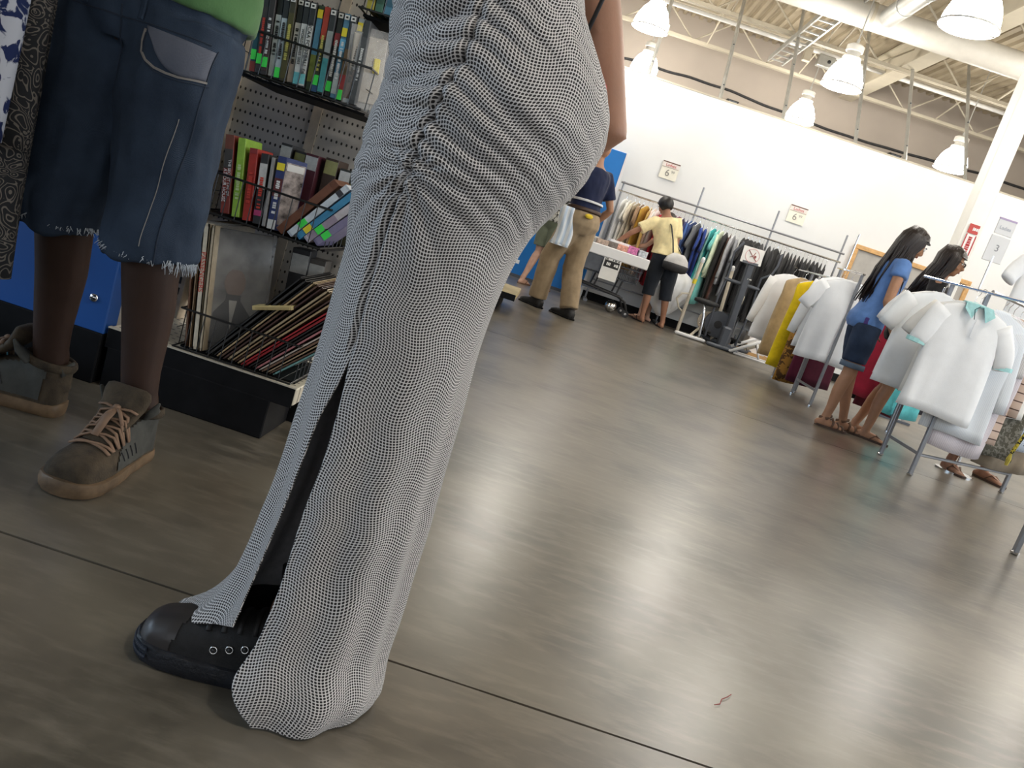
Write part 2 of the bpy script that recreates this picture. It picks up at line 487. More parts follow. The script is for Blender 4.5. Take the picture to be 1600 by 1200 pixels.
MB().tube([(0, 5.2, .05), (0, 10.2, .05)], .11, 16).build('pipe', M['galv'], d, 'auto')
for i in range(8): MB().tube([(0, 5.5 + i * .6, .05), (0, 5.53 + i * .6, .05)], .118, 16).build('collar', M['galv'], d, 'auto')
d = thing('cable_tray', 'narrow ladder cable tray under the roof beside the silver duct', 'cable tray', (2.35, 0, 4.33))
for s in (-.12, .12): MB().box((s, 11.0, 0), (.02, 6.0, .08)).build('rail', M['galv'], d)
for i in range(20): MB().box((0, 8.15 + i * .3, -.02), (.24, .03, .02)).build('rung', M['galv'], d)
cb = []
for i in range(90):
    x = -2.5 + i * .13
    cb.append((x, Y1 - .03, 3.98 + .05 * math.sin(x * 1.1) + .03 * mnoise.noise((x * 1.7, 0, 0))))
o = MB().tube(cb, .022, 6).build('wall_cable', M['rubber']); tag(o, 'dark bundle of cables sagging along the tan wall', 'cable')
for x, lb in ((2.13, 'small black wedge speaker on the tan wall, left of the two'), (5.15, 'small black wedge speaker on the tan wall, right of the two')):
    t = thing('wedge_speaker', lb, 'speaker', (x, Y1 - .10, 3.80))
    MB().prism([(-.11, .07), (.11, .07), (.045, -.07), (-.045, -.07)], -.07, .07).build('cabinet', M['rubber'], t)
    MB().box((0, -.072, .02), (.15, .006, .07)).build('grille', M['grey_metal'], t)
    MB().box((0, .085, 0), (.04, .03, .05)).build('bracket', M['steel'], t)

M['lamp_glow'] = emit('lamp_glow', (1.0, .95, .87), LAMP_EMIT)
M['lamp_housing'] = mat('lamp_housing', (.74, .72, .66), .35, .2, var=.05)
def lamp(x, y, zb, label):
    t = thing('high_bay_lamp', label, 'lamp', (x, y, zb), 0, 'unseen high bay lamps outside the photo' if 'outside' in label else 'high bay lamps under the roof')
    prof = [(.225, 0), (.232, .012), (.226, .03), (.215, .10), (.192, .17), (.158, .24), (.115, .29), (.10, .315)]
    MB().lathe(prof, n=24).build('shade', M['lamp_glow'], t, True)
    MB().lathe([(.235, .002), (.241, .012), (.235, .022), (.229, .012), (.235, .002)], n=24, cap=False).build('rim', M['lamp_housing'], t, True)
    h = MB().lathe([(.085, .315), (.105, .33), (.105, .345), (.075, .36), (.075, .40), (.10, .41), (.10, .47), (.07, .49), (.02, .50)], n=18).build('ballast_housing', M['lamp_housing'], t, 'auto')
    MB().tube([(0, 0, .49), (0, 0, 4.96 - zb)], .008, 6).build('stem', M['galv'], t)
    MB().box((.0, .0, .52), (.03, .03, .06)).build('hook_box', M['galv'], h)
    MB().box((.205, .0, .06), (.05, .045, .13), None, .008).build('sensor_box', M['lamp_housing'], t)
LAMPS = [(.23, 11.0, 3.44, 'glowing bell lamp at the top edge, nearest the raised elbow'),
 (.42, 14.3, 3.60, 'smaller glowing bell lamp just above the partition beside the elbow'),
 (2.52, 10.2, 3.30, 'glowing bell lamp beside the junction of girder and braces'),
 (2.98, 13.8, 3.54, 'glowing bell lamp half sunk behind the partition top'),
 (2.56, 7.2, 3.26, 'largest glowing bell lamp cut by the top edge of the photo'),
 (5.08, 12.8, 3.36, 'glowing bell lamp next to the white column')]
for a in LAMPS: lamp(*a)
for k, (x, y) in enumerate([(5.3, 9.6), (5.4, 6.6), (7.6, 10.2), (7.6, 7.0), (2.7, 3.9), (5.4, 3.6), (-2.4, 11.0), (-2.4, 7.3), (3.9, -.2), (1.4, .1)]):  # unseen lamps; those beside the dress added to bring out its folds
    lamp(x, y, 3.4, 'unseen bell lamp hung for light outside the photo')

# ------------------------------------------------------------------ blue panels, column, signs on the far wall
t = thing('blue_partition', 'bright blue panel standing against the white wall at the far end', 'partition', (-.56, 11.1, 0))
for i in range(2):
    MB().box((-.53 + i * 1.055, 0, .98), (1.05, .06, 1.95), None, .004).build('panel', M['blue_far'], t)
MB().box((1.045, 0, .98), (.035, .075, 1.97)).build('edge_strip', M['white'], t)
MB().box((0, -.002, .02), (2.1, .07, .04)).build('foot_rail', M['grey_metal'], t)
for sx in (-.06, .08):
    for sz in (.25, 1.6): MB().ell((sx, -.032, sz), (.012, .006, .012), 8, 5).build('screw', M['chrome'], t)
t = thing('support_column', 'square white steel column rising behind the girls', 'column', (3.80, 8.55, 0))
MB().box((0, 0, 2.48), (.18, .18, 4.96), None, .008).build('shaft', mat('column_paint', (.84, .82, .76), .5, var=.02), t)
MB().box((0, 0, .012), (.32, .32, .024)).build('base_plate', M['grey_metal'], t)
t = thing('column_notice', 'narrow red and white notice fixed to the white column', 'sign', (3.80, 8.448, 1.86))
MB().box((0, 0, 0), (.105, .006, .20)).build('card', M['paper'], t)
MB().box((0, .001, .155), (.10, .006, .09)).build('header', mat('sign_red', (.50, .06, .05), .6, var=.05), t)
for s in (-.046, .046): MB().box((s, -.004, 0), (.01, .003, .20)).build('border', M['ink_red'], t)
bars(t, .16, .045, M['ink_red'], (0, -.005, 0), (R(90), R(90), 0), 3)
bars(t, .08, .035, M['paper'], (0, -.004, .155), (R(90), 0, 0), 4)
t = thing('wood_framed_board', 'grey board in an orange wooden frame on the white wall', 'board', (4.55, 11.38, 1.33))
w, h = 1.62, .98
MB().box((0, 0, 0), (w - .1, .02, h - .1)).build('board', mat('grey_felt', (.42, .40, .37), .9, var=.06), t)
for sz in (-1, 1): MB().box((0, -.015, sz * (h / 2 - .03)), (w, .05, .06), None, .006).build('frame_rail', M['wood'], t)
for sx in (-1, 1): MB().box((sx * (w / 2 - .03), -.015, 0), (.06, .05, h - .12), None, .006).build('frame_stile', M['wood'], t)
def price_sign(x, z, label):
    t = thing('price_sign', label, 'sign', (x, 11.385, z))
    MB().box((0, 0, 0), (.235, .008, .225)).build('card', mat('cream_card', (.80, .77, .66), .75, var=.03), t)
    MB().box((0, -.005, .105), (.235, .003, .014)).build('top_band', mat('dark_band', (.12, .05, .04), .6, var=0), t)
    MB().box((0, -.005, .070), (.225, .002, .05)).build('header', mat('pink_band', (.74, .68, .64), .7, var=0), t)
    text('Ladies', .058, M['ink_red'], t, (0, -.007, .070), (R(90), 0, 0))
    MB().box((0, -.005, .038), (.225, .002, .004)).build('rule', mat('dark_rule', (.25, .14, .12), .6, var=0), t)
    text('6', .125, mat('grey_ink', (.22, .21, .19), .6, var=0), t, (-.02, -.006, -.035), (R(90), 0, 0))
    text('99', .05, mat('grey_ink2', (.30, .29, .26), .6, var=0), t, (.05, -.006, -.01), (R(90), 0, 0))
price_sign(1.09, 1.95, 'cream Ladies price card on the wall above the red clothes')
price_sign(2.88, 1.93, 'cream Ladies price card on the wall above the black clothes')
# ================================================================== SHELF UNIT WITH BASKETS, ON THE LEFT
def pegboard():
    m, nt, b = newmat('pegboard'); v = coord(nt)
    s = node(nt, 'ShaderNodeSeparateXYZ'); lk(nt, v, s.inputs[0])
    px, pz = .0148, .0300
    fx = math_n(nt, 'SUBTRACT', math_n(nt, 'FRACT', math_n(nt, 'DIVIDE', s.outputs['X'], px)), .5)
    fz = math_n(nt, 'SUBTRACT', math_n(nt, 'FRACT', math_n(nt, 'DIVIDE', s.outputs['Z'], pz)), .5)
    dx = math_n(nt, 'MULTIPLY', fx, px / .0028); dz = math_n(nt, 'MULTIPLY', fz, pz / .0042)
    d2 = math_n(nt, 'ADD', math_n(nt, 'MULTIPLY', dx, dx), math_n(nt, 'MULTIPLY', dz, dz))
    hole = math_n(nt, 'LESS_THAN', d2, 1.0)
    base = ramp(nt, noise_n(nt, 5, 4, .6, v), [(.3, (.50, .46, .40)), (.7, (.60, .56, .50))])
    lk(nt, mixc(nt, hole, base, (.03, .025, .02)), b.inputs['Base Color'])
    b.inputs['Roughness'].default_value = .55
    bump(nt, b, math_n(nt, 'SUBTRACT', 1.0, hole), .5, .003)
    return m
M['peg'] = pegboard()
def perf():
    m, nt, b = newmat('perforated_deck'); v = coord(nt)
    s = node(nt, 'ShaderNodeSeparateXYZ'); lk(nt, v, s.inputs[0])
    fx = math_n(nt, 'SUBTRACT', math_n(nt, 'FRACT', math_n(nt, 'DIVIDE', s.outputs['X'], .022)), .5)
    fy = math_n(nt, 'SUBTRACT', math_n(nt, 'FRACT', math_n(nt, 'DIVIDE', s.outputs['Y'], .030)), .5)
    hole = math_n(nt, 'MULTIPLY', math_n(nt, 'LESS_THAN', math_n(nt, 'ABSOLUTE', fx), .22), math_n(nt, 'LESS_THAN', math_n(nt, 'ABSOLUTE', fy), .10))
    base = ramp(nt, noise_n(nt, 9, 4, .6, v), [(.3, (.55, .49, .38)), (.7, (.70, .64, .52))])
    lk(nt, mixc(nt, hole, base, (.06, .05, .04)), b.inputs['Base Color']); b.inputs['Roughness'].default_value = .5
    return m
M['perf'] = perf()
g = thing('shelf_unit', 'cream pegboard shelf unit with black base beside the man', 'shelf unit', (-.755, 2.16, 0))
GL, GR = -.245, .250       # local x of the two ends
MB().box((0, .185, .92), (GR - GL, .012, 1.42)).build('back_panel', M['peg'], g)
MB().box((.01, .176, .92), (.026, .008, 1.42)).build('back_strip', M['cream_dirty'], g)  # narrow plain vertical strip near the middle of the back panel
for x in (GL + .014, GR - .014):
    u = MB().box((x, .165, .86), (.030, .05, 1.72), None, .002).build('upright', M['cream_dirty'], g)
    sl = MB()
    for i in range(48): sl.box((x, .1395, .20 + i * .0318), (.006, .002, .020))
    so = sl.build('slot', M['rubber'], u)
bs = MB().box((-.022, -.07, .0525), (.43, .20, .105), None, .003).build('kick_base', M['black'], g)
MB().box((0, .02, .13), (GR - GL + .004, .366, .046), None, .003).build('deck', M['perf'], g)
MB().box((.0, -.1655, .127), (GR - GL - .004, .004, .050)).build('deck_front', M['black'], g)
MB().box((.0, -.160, .1535), (GR - GL, .014, .004)).build('deck_lip', M['cream'], g)
for x in (GL + .02, GR - .05): MB().box((x, .10, .0525), (.03, .12, .105)).build('foot', M['black'], g)

def basket(name, label, x0, x1, yf, yb, z0, z1, drop=.0):
    t = thing(name, label, 'basket', ((x0 + x1) / 2, yf, z0))
    hw = (x1 - x0) / 2; d = yb - yf; h = z1 - z0; hb = h + drop
    MB().tube([(-hw, 0, h), (hw, 0, h), (hw, d, hb), (-hw, d, hb)], .0028, 6, closed=True).build('rim', M['black_wire'], t)
    MB().tube([(-hw, 0, 0), (hw, 0, 0), (hw, d, 0), (-hw, d, 0)], .0024, 6, closed=True).build('bottom_frame', M['black_wire'], t)
    w = MB()
    n = max(3, round(2 * hw / .032))
    for i in range(1, n): w.tube([(-hw + 2 * hw * i / n, 0, h), (-hw + 2 * hw * i / n, 0, 0), (-hw + 2 * hw * i / n, d, 0)], .0013, 4)
    w.build('front_wires', M['black_wire'], t)
    for sx in (-1, 1):
        e = MB(); k = 9
        for i in range(1, k): e.tube([(sx * hw, d * i / k, 0), (sx * hw, d * i / k, h + drop * i / k)], .0014, 4)
        e.tube([(sx * hw, 0, h * .5), (sx * hw, d, h * .5)], .0012, 4)
        e.build('end_wires', M['black_wire'], t)
    MB().box((0, d * .55, -.006), (2 * hw, d * .8, .006)).build('shelf_plate', M['black'], t)
    for sx in (-.7, .7): MB().tube([(sx * hw, d, hb), (sx * hw, d + .02, hb + .005), (sx * hw, d + .02, hb - .02)], .003, 5).build('peg_hook', M['black_wire'], t)
    return t
basket('wire_basket', 'black wire basket holding upright game cases', -.848, -.535, 1.975, 2.30, .846, .940)
basket('wire_basket', 'black wire basket holding tapes and books', -.850, -.540, 1.975, 2.30, .508, .604)
basket('wire_basket', 'black wire basket holding vinyl records on the low deck', -.832, -.525, 1.985, 2.29, .163, .262)
basket('wire_basket', 'black wire basket high up behind the grey dress', -.604, -.488, 1.985, 2.30, 1.062, 1.15)

_fl = {}
def flat(c, r=.45):
    k = tuple(round(v, 3) for v in c)
    if k not in _fl: _fl[k] = mat('print_%d' % len(_fl), c, r, var=.10, vs=60)
    return _fl[k]
REAL = ('THE SECRET LIFE OF', 'NCAA FOOTBALL 06', 'WORLD SERIES 2003')
STICK = mat('green_sticker', (.06, .80, .10), .5, var=.02)
YEL = mat('yellow_sticker', (.85, .70, .04), .5, var=.03)
DK = (.035, .038, .042)
def case(x, lean, h, th, dep, cols, label, z=.852, y=2.0, name='game_case', cat='game case', green=None, yellow=None, mark=False, txt=None, txc=None, group=None, yaw=0.0, tsize=None, txt2=None):
    """upright box with a printed spine facing the shopper; cols = list of (z0, z1, colour) as fractions of the height"""
    t = thing(name, label, cat, (x, y, z), 0, group)
    t.rotation_euler = (0, R(lean), R(yaw))
    MB().box((0, dep / 2, h / 2), (th, dep, h), None, .0012).build('shell', flat(cols[0][2]), t)
    for li, (a, b_, c) in enumerate(cols[1:]):
        MB().box((0, -.0004 - .0003 * li, h * (a + b_) / 2), (th * .92, .0012, h * (b_ - a))).build('spine_label', flat(c), t)
    if mark:
        q = MB().box((0, -.0016, h * .955), (th * .78, .0012, h * .055)).build('spine_mark', M['paper'], t)
        MB().box((0, -.0025, h * .955), (th * .35, .0008, h * .02)).build('mark_print', M['ink'], q)
    if green is not None: MB().box((.0, -.0020, h * green), (th * .86, .0014, h * .12)).build('price_sticker', STICK, t)
    if yellow is not None: MB().box((.0, -.0020, h * yellow), (th * .86, .0014, h * .10)).build('price_sticker', YEL, t)
    if txt and txt not in REAL: bars(t, h * .42, th * .5, txc or M['ink'], (0, -.0018, h * .46), (R(90), R(90), 0), len(txt) * 7 + int(x * 1e4))
    elif txt: text(txt, tsize or th * .62, txc or M['ink'], t, (-th * .05 if not txt2 else th * .2, -.0018, h * .46), (R(90), R(90), 0), ext=.0002)
    if txt2: text(txt2, (tsize or th * .62) * 1.15, txc or M['ink'], t, (-th * .24, -.0018, h * .36), (R(90), R(90), 0), ext=.0002)
    return t
W = M['paper']; WH = (.66, .66, .64)
redtx = mat('red_print', (.55, .05, .03), .5, var=0); whitetx = mat('white_print', (.75, .75, .74), .5, var=0); limetx = mat('gold_print', (.55, .50, .12), .5, var=0)
gc = [
 dict(cols=[(0, 1, (.02, .10, .13)), (.78, 1, (.34, .03, .03)), (.0, .12, (.25, .04, .03))], green=.2, label='teal spined case with red top, leftmost in the games basket'),
 dict(cols=[(0, 1, DK), (.05, .78, (.05, .045, .045))], green=.17, txt='GUITAR', txc=redtx, label='charcoal spined case with red lettering and green sticker'),
 dict(cols=[(0, 1, (.04, .035, .035)), (.05, .45, (.07, .04, .04))], green=.15, txt='Dark End', txc=whitetx, label='dark brown spined case with white lettering and green sticker'),
 dict(cols=[(0, 1, DK), (.02, .74, (.55, .60, .62))], mark=True, txt='ADVENTURE', label='pale spined case with dark slab of lettering, fourth in the games basket'),
 dict(cols=[(0, 1, DK), (.02, .72, (.48, .56, .60))], mark=True, green=.08, txt='WORLD TOUR', label='pale blue spined case with green sticker at its foot'),
 dict(cols=[(0, 1, (.06, .055, .035)), (.03, .8, (.09, .08, .03))], mark=True, txt='LEGENDS', txc=limetx, label='dark olive spined case in the games basket'),
 dict(cols=[(0, 1, DK), (.02, .72, (.60, .58, .55)), (.02, .3, (.45, .38, .32))], mark=True, txt='MADDEN', label='cream spined case fading to brown in the games basket'),
 dict(cols=[(0, 1, DK), (.02, .73, WH), (.02, .16, (.15, .50, .55))], mark=True, txt='WORLD SERIES 2003', label='white spined case with turquoise foot and small black lettering'),
 dict(cols=[(0, 1, DK), (.02, .73, WH), (.04, .16, (.20, .58, .62))], mark=True, txt='NCAA FOOTBALL 06', tsize=.0125, label='white spined case with bold NCAA FOOTBALL lettering'),
 dict(cols=[(0, 1, (.05, .08, .05)), (.4, .88, (.10, .28, .45)), (.1, .42, (.18, .22, .05))], yellow=.90, label='blue and green spined case with yellow patch near its top'),
 dict(cols=[(0, 1, (.05, .06, .03)), (.62, 1, (.42, .05, .03)), (.0, .2, (.04, .10, .22))], txt='2003', txc=limetx, green=.14, label='red topped case with gold lettering in the games basket'),
 dict(cols=[(0, 1, DK), (.02, .74, (.30, .33, .32)), (.02, .42, (.06, .30, .32))], mark=True, label='grey and teal spined case right of the red topped one'),
 dict(cols=[(0, 1, DK), (.6, .75, (.32, .04, .05))], mark=True, green=.12, txt='ROCK DOWN', txc=whitetx, label='black spined case with red block and white lettering'),
 dict(cols=[(0, 1, (.10, .25, .38)), (.05, .30, (.45, .50, .50)), (.55, .7, (.15, .45, .70))], mark=True, yellow=.78, txt='RAPID PLANET', txc=whitetx, label='blue spined case with yellow sticker and white lettering'),
 dict(cols=[(0, 1, DK), (.02, .3, (.30, .03, .03)), (.3, .6, (.12, .07, .03))], mark=True, green=.06, label='black spined case with red foot and green sticker'),
 dict(cols=[(0, 1, (.42, .48, .55)), (.05, .4, (.10, .06, .05))], yellow=.9, txt='SOCCER', label='silvery spined case with yellow patch, second from the plastic bag'),
 dict(cols=[(0, 1, (.05, .055, .06)), (.05, .8, (.08, .085, .09))], txt='RACING', txc=whitetx, label='plain charcoal case touching the clear plastic bag'),
]
for i, k in enumerate(gc):
    case(-.812 + i * .01545, -7.5 + i * .22, .19, .0142, .135, group='game cases in the upper basket', y=2.0 - .004 * (i % 3), **k)
# clear plastic bag with something beige inside
def clear(name, col=(.9, .9, .88), rough=.12, alpha=.35):
    m, nt, b = newmat(name)
    b.inputs['Base Color'].default_value = (*col, 1); b.inputs['Roughness'].default_value = rough
    b.inputs['Alpha'].default_value = alpha; b.inputs['Specular IOR Level'].default_value = .8
    bump(nt, b, noise_n(nt, 22, 4, .6, coord(nt), 1.0), .6, .006)
    return m
M['clear'] = clear('clear_plastic', alpha=.16)
def pillow(w, h, d, n=12, seed=0):
    mb = MB(); fr = []
    for s in (-1, 1):
        vs = []; 
        for i in range(n + 1):
            for j in range(n + 1):
                u, v = i / n, j / n
                e = (4 * u * (1 - u)) ** .5 * (4 * v * (1 - v)) ** .5
                vs.append((w * (u - .5), s * d / 2 * e * (1 + .4 * mnoise.noise((u * 4 + seed, v * 4, s))), h * v))
        fs = [(i * (n + 1) + j, (i + 1) * (n + 1) + j, (i + 1) * (n + 1) + j + 1, i * (n + 1) + j + 1) for i in range(n) for j in range(n)]
        mb.add(vs, fs)
    return mb
t = thing('plastic_bag', 'clear plastic bag with a beige card at the end of the games', 'bag', (-.548, 2.03, .852)); t.rotation_euler = (0, R(-8), R(38))
pillow(.105, .18, .022).build('film', M['clear'], t, True)
MB().box((0, .003, .088), (.085, .006, .15), None, .002).build('card', flat((.44, .40, .34)), t)
MB().box((.02, -.004, .10), (.016, .006, .035), None, .002).build('tag', YEL, t)

# ---- tapes and books in the middle basket
mid = [
 dict(x=-.793, th=.0215, h=.186, dep=.12, lean=-10, cols=[(0, 1, (.20, .03, .02)), (.82, 1, (.16, .05, .03)), (.58, .82, (.05, .045, .04))], txt='THE SECRET LIFE OF', txt2='AT OUR HOUSE', txc=whitetx, tsize=.0095, name='book', cat='book', label='dark red paperback with a portrait on its spine'),
 dict(x=-.766, th=.0185, h=.187, dep=.11, lean=-9, cols=[(0, 1, (.26, .44, .05))], txt='CHESTER', txc=mat('pale_lime', (.5, .62, .3), .5, var=0), name='book', cat='book', label='lime green book beside the dark red paperback'),
 dict(x=-.738, th=.0200, h=.172, dep=.105, lean=-8, cols=[(0, 1, (.36, .03, .02)), (.93, 1, (.25, .03, .03))], txt='RUNAWAY', txc=redtx, name='book', cat='book', label='bright red book with red lettering in the middle basket'),
 dict(x=-.712, th=.0190, h=.168, dep=.105, lean=-7, cols=[(0, 1, (.03, .03, .032)), (.50, .86, (.55, .54, .52)), (.12, .20, (.45, .05, .16))], txt='HOLLYWOOD', txc=redtx, name='video_tape', cat='video tape', label='black and white video box with pink dot near its foot'),
 dict(x=-.694, th=.0085, h=.165, dep=.10, lean=-6, cols=[(0, 1, (.30, .29, .28))], name='video_tape', cat='video tape', label='thin grey case wedged between two video boxes'),
 dict(x=-.675, th=.0215, h=.174, dep=.105, lean=-5, cols=[(0, 1, (.035, .05, .16)), (.0, .13, (.62, .62, .6)), (.45, .7, (.12, .03, .03))], yellow=.86, txt='PLANET', txc=whitetx, name='video_tape', cat='video tape', label='navy video box with yellow patch and white foot'),
]
for k in mid:
    k = dict(k); case(k.pop('x'), k.pop('lean'), k.pop('h'), k.pop('th'), k.pop('dep'), k.pop('cols'), k.pop('label'), z=.514, y=2.0, group='tapes and books in the middle basket', **k)
t = thing('video_tape', 'video box turned to show its pale picture cover', 'video tape', (-.649, 2.015, .514), 0, 'tapes and books in the middle basket'); t.rotation_euler = (0, R(-3), R(30))
MB().box((0, .012, .087), (.05, .022, .174), None, .001).build('shell', flat((.07, .09, .22)), t)
MB().box((0, .0004, .090), (.046, .001, .150)).build('cover_print', mat('cover_print', (.46, .40, .38), .4, var=.7, vs=38), t)
MB().box((0, -.0002, .154), (.040, .001, .016)).build('cover_title', M['paper'], t)
lean_set = [
 ((.13, .045, .02), .020, [(.1, .9, (.16, .06, .03))], None, 'brown tape at the back of the leaning pile'),
 ((.50, .55, .62), .016, [(.03, .97, (.62, .68, .74)), (.82, .9, (.03, .03, .04))], STICK, 'silver cased disc leaning with green sticker at its foot'),
 ((.04, .20, .40), .016, [(.03, .97, (.05, .26, .46))], YEL, 'blue cased disc leaning with yellow sticker'),
 ((.48, .44, .52), .018, [(.03, .97, (.58, .55, .58)), (.05, .5, (.34, .28, .36))], STICK, 'white and plum cased disc leaning in the pile'),
 ((.16, .15, .27), .018, [(.03, .97, (.22, .20, .33))], STICK, 'violet cased disc at the bottom of the leaning pile'),
]
xb = -.652
for i, (c0, th, cols, st, lb) in enumerate(lean_set):
    t = case(xb, 34 + i * 1.2, .186, th, .13, [(0, 1, c0)] + cols, lb, z=.516, y=1.992, name='disc_case', cat='disc case', group='leaning cases in the middle basket')
    if st: MB().box((0, -.0022, .034 + (i % 2) * .01), (th * .9, .0014, .022)).build('price_sticker', st, t)
    xb += th / math.cos(R(36)) + .0015
for i, (x, y, h, th, c0, lb) in enumerate([(-.735, 2.16, .205, .03, (.05, .05, .05), 'black video box in the back row with a white sticker'),
    (-.700, 2.17, .198, .03, (.04, .04, .045), 'black video box standing in the middle of the back row'), (-.662, 2.15, .20, .034, (.09, .02, .03), 'maroon video box in the back row'),
    (-.615, 2.17, .205, .035, (.05, .03, .02), 'dark brown video box in the back row with white top sticker'), (-.575, 2.17, .19, .03, (.03, .035, .03), 'black video box behind the leaning cases'),
    (-.545, 2.18, .19, .028, (.06, .06, .03), 'olive video box at the right end of the back row')]):
    t = case(x, -2, h, th, .1, [(0, 1, c0), (.80, .97, (.55, .55, .53) if i % 2 == 0 else (.30, .30, .12))], lb, z=.514, y=y, name='video_tape', cat='video tape', group='back row of the middle basket')
t = thing('paperback', 'pale teal paperback slumped over the leaning cases', 'book', (-.632, 2.075, .575), 0); t.rotation_euler = (R(-8), R(48), R(12))
MB().box((0, 0, .055), (.018, .10, .115), None, .002).build('pages', M['paper'], t)
for s in (-1, 1): MB().box((s * .010, 0, .055), (.0018, .104, .119)).build('cover', flat((.22, .42, .48)), t)
text('YOU', .022, M['ink'], t, (-.0112, 0, .06), (R(90), 0, R(-90)))
# ---- records in the low basket
cov = lambda c: flat(c, .5)
def record(x, lean, c, label, th=.0045, z=.168, y=2.0, yaw=0, edge=None, txt=None):
    t = thing('vinyl_record', label, 'record', (x, y, z), 0, 'records in the low basket')
    t.rotation_euler = (0, R(lean), R(yaw))
    s = .313
    mb = MB()      # sleeve: two boards with an open mouth at the back
    for sx in (-1, 1): mb.box((sx * th * .36, s / 2 * .86, s / 2), (th * .28, s * .86, s))
    mb.box((0, .001, s / 2), (th, .002, s))
    mb.build('sleeve', cov(c), t)
    MB().tube([(-.0008, s * .43, s * .5), (.0008, s * .43, s * .5)], s * .42, 24).build('disc', M['rubber'], t)
    if edge: MB().box((0, -.0006, s / 2), (th * .6, .0012, s * .96)).build('spine_print', cov(edge), t)
    if txt: text(txt, th * 1.1, redtx, t, (0, -.0016, s * .62), (R(90), R(90), 0), ext=.0002)
for a in [(-.806, -9.5, (.13, .065, .035), 'brown record sleeve, leftmost upright one', .006, (.16, .08, .045), None),
          (-.796, -9.0, (.36, .24, .14), 'tan record sleeve second from the left', .0055, None, None),
          (-.782, -8.5, (.56, .48, .36), 'thick cream record box with red lettering down its spine', .016, (.62, .55, .43), 'PASSENGERS'),
          (-.767, -8, (.44, .36, .25), 'buff record sleeve right of the cream box', .008, (.50, .42, .30), None)]:
    record(a[0], a[1], a[2], a[3], a[4], edge=a[5], txt=a[6])
t = thing('wrapped_album', 'record album in clear wrap showing its dark cover', 'record', (-.725, 2.06, .170)); t.rotation_euler = (R(-4), R(-6), R(32))
MB().box((0, 0, .155), (.16, .006, .313), None, .001).build('sleeve', mat('album_cover', (.15, .145, .135), .4, var=.55, vs=9), t)
q = MB().prism([(-.05, .02), (.05, .02), (.045, .10), (.018, .135), (.018, .15), (-.018, .15), (-.018, .135), (-.045, .10)], -.0042, -.0032).build('cover_figure', flat((.02, .02, .022)), t)
MB().ell((0, -.0036, .18), (.026, .001, .036), 14, 8).build('cover_face', flat((.13, .085, .065)), t)
MB().prism([(-.010, .135), (.010, .135), (0, .06)], -.0048, -.0044).build('cover_shirt', flat((.30, .29, .26)), t)
pillow(.178, .325, .020, seed=3).build('wrap', clear('shrink_wrap', (.85, .86, .86), .10, .10), t, True)
lp = [((.02, .02, .02), 'black'), ((.03, .028, .026), 'matt black'), ((.015, .015, .015), 'glossy black'), ((.40, .30, .17), 'tan edged'), ((.10, .055, .035), 'dark brown'), ((.06, .03, .025), 'chocolate'),
      ((.46, .38, .25), 'buff'), ((.30, .21, .12), 'light brown'), ((.09, .05, .04), 'umber'), ((.36, .26, .14), 'ochre'), ((.34, .02, .025), 'bright red'), ((.25, .015, .02), 'deep red'),
      ((.02, .018, .018), 'ink black'), ((.03, .02, .02), 'sooty black'), ((.40, .16, .17), 'pink'), ((.52, .45, .38), 'off-white'), ((.14, .08, .05), 'walnut brown'), ((.33, .25, .16), 'sand'), ((.10, .06, .04), 'cocoa'), ((.13, .27, .27), 'grey-teal')]
x = -.752
for i, (c, nm) in enumerate(lp):
    th = (.0055, .008, .0045, .006, .007)[i % 5]
    record(x, 35.5 + i * .55 + rng.uniform(-.8, .8), c, '%s record sleeve in the leaning row, number %d from the left' % (nm, i + 1), th, y=1.998 + rng.uniform(0, .012), edge=tuple(min(1, v * 1.25) for v in c))
    x += th / math.cos(R(40)) + .0012
t = thing('divider_card', 'yellowed divider card sticking out of the leaning records', 'card', (-.660, 1.992, .318)); t.rotation_euler = (0, R(72), 0)
MB().box((0, .02, .045), (.011, .05, .10), None, .001).build('card', flat((.55, .44, .20)), t)
MB().box((0, -.006, .045), (.004, .002, .085)).build('fold', flat((.42, .33, .15)), t)
for i, (x, y, h, c, lb) in enumerate([(-.628, 2.21, .30, (.03, .03, .032), 'black carton standing behind the leaning records'), (-.585, 2.22, .285, (.10, .09, .08), 'dark grey carton behind the records')]):
    case(x, -4, h, .05, .06, [(0, 1, c), (.78, .95, (.5, .5, .47))], lb, z=.168, y=y, name='carton', cat='carton')
for i, (c, lb) in enumerate([((.45, .38, .05), 'yellow'), ((.08, .20, .14), 'green'), ((.10, .28, .42), 'blue'), ((.38, .05, .05), 'red'), ((.05, .05, .06), 'black')]):
    case(-.586 + i * .021, -4, .19, .018, .13, [(0, 1, c), (.1, .3, tuple(v * .6 for v in c))], '%s case in the basket high behind the dress' % lb, z=1.068, y=2.01, group='cases in the high basket')

# ---- blue display end beside the unit
t = thing('blue_display_end', 'blue panel with black kick plate behind the man', 'partition', (-1.52, 2.02, 0))
MB().box((0, 0, 1.09), (1.02, .06, 1.92), None, .003).build('panel', M['blue'], t)
MB().box((0, 0, .066), (1.02, .07, .132), None, .003).build('kick_plate', M['black'], t)
b_ = MB().ell((.468, -.031, .214), (.012, .007, .012), 12, 6).build('bolt', M['chrome'], t, True)
MB().box((.468, -.0375, .214), (.012, .002, .0025)).build('bolt_slot', M['black'], b_)
MB().ell((.468, -.031, 1.5), (.012, .007, .012), 12, 6).build('bolt', M['chrome'], t, True)
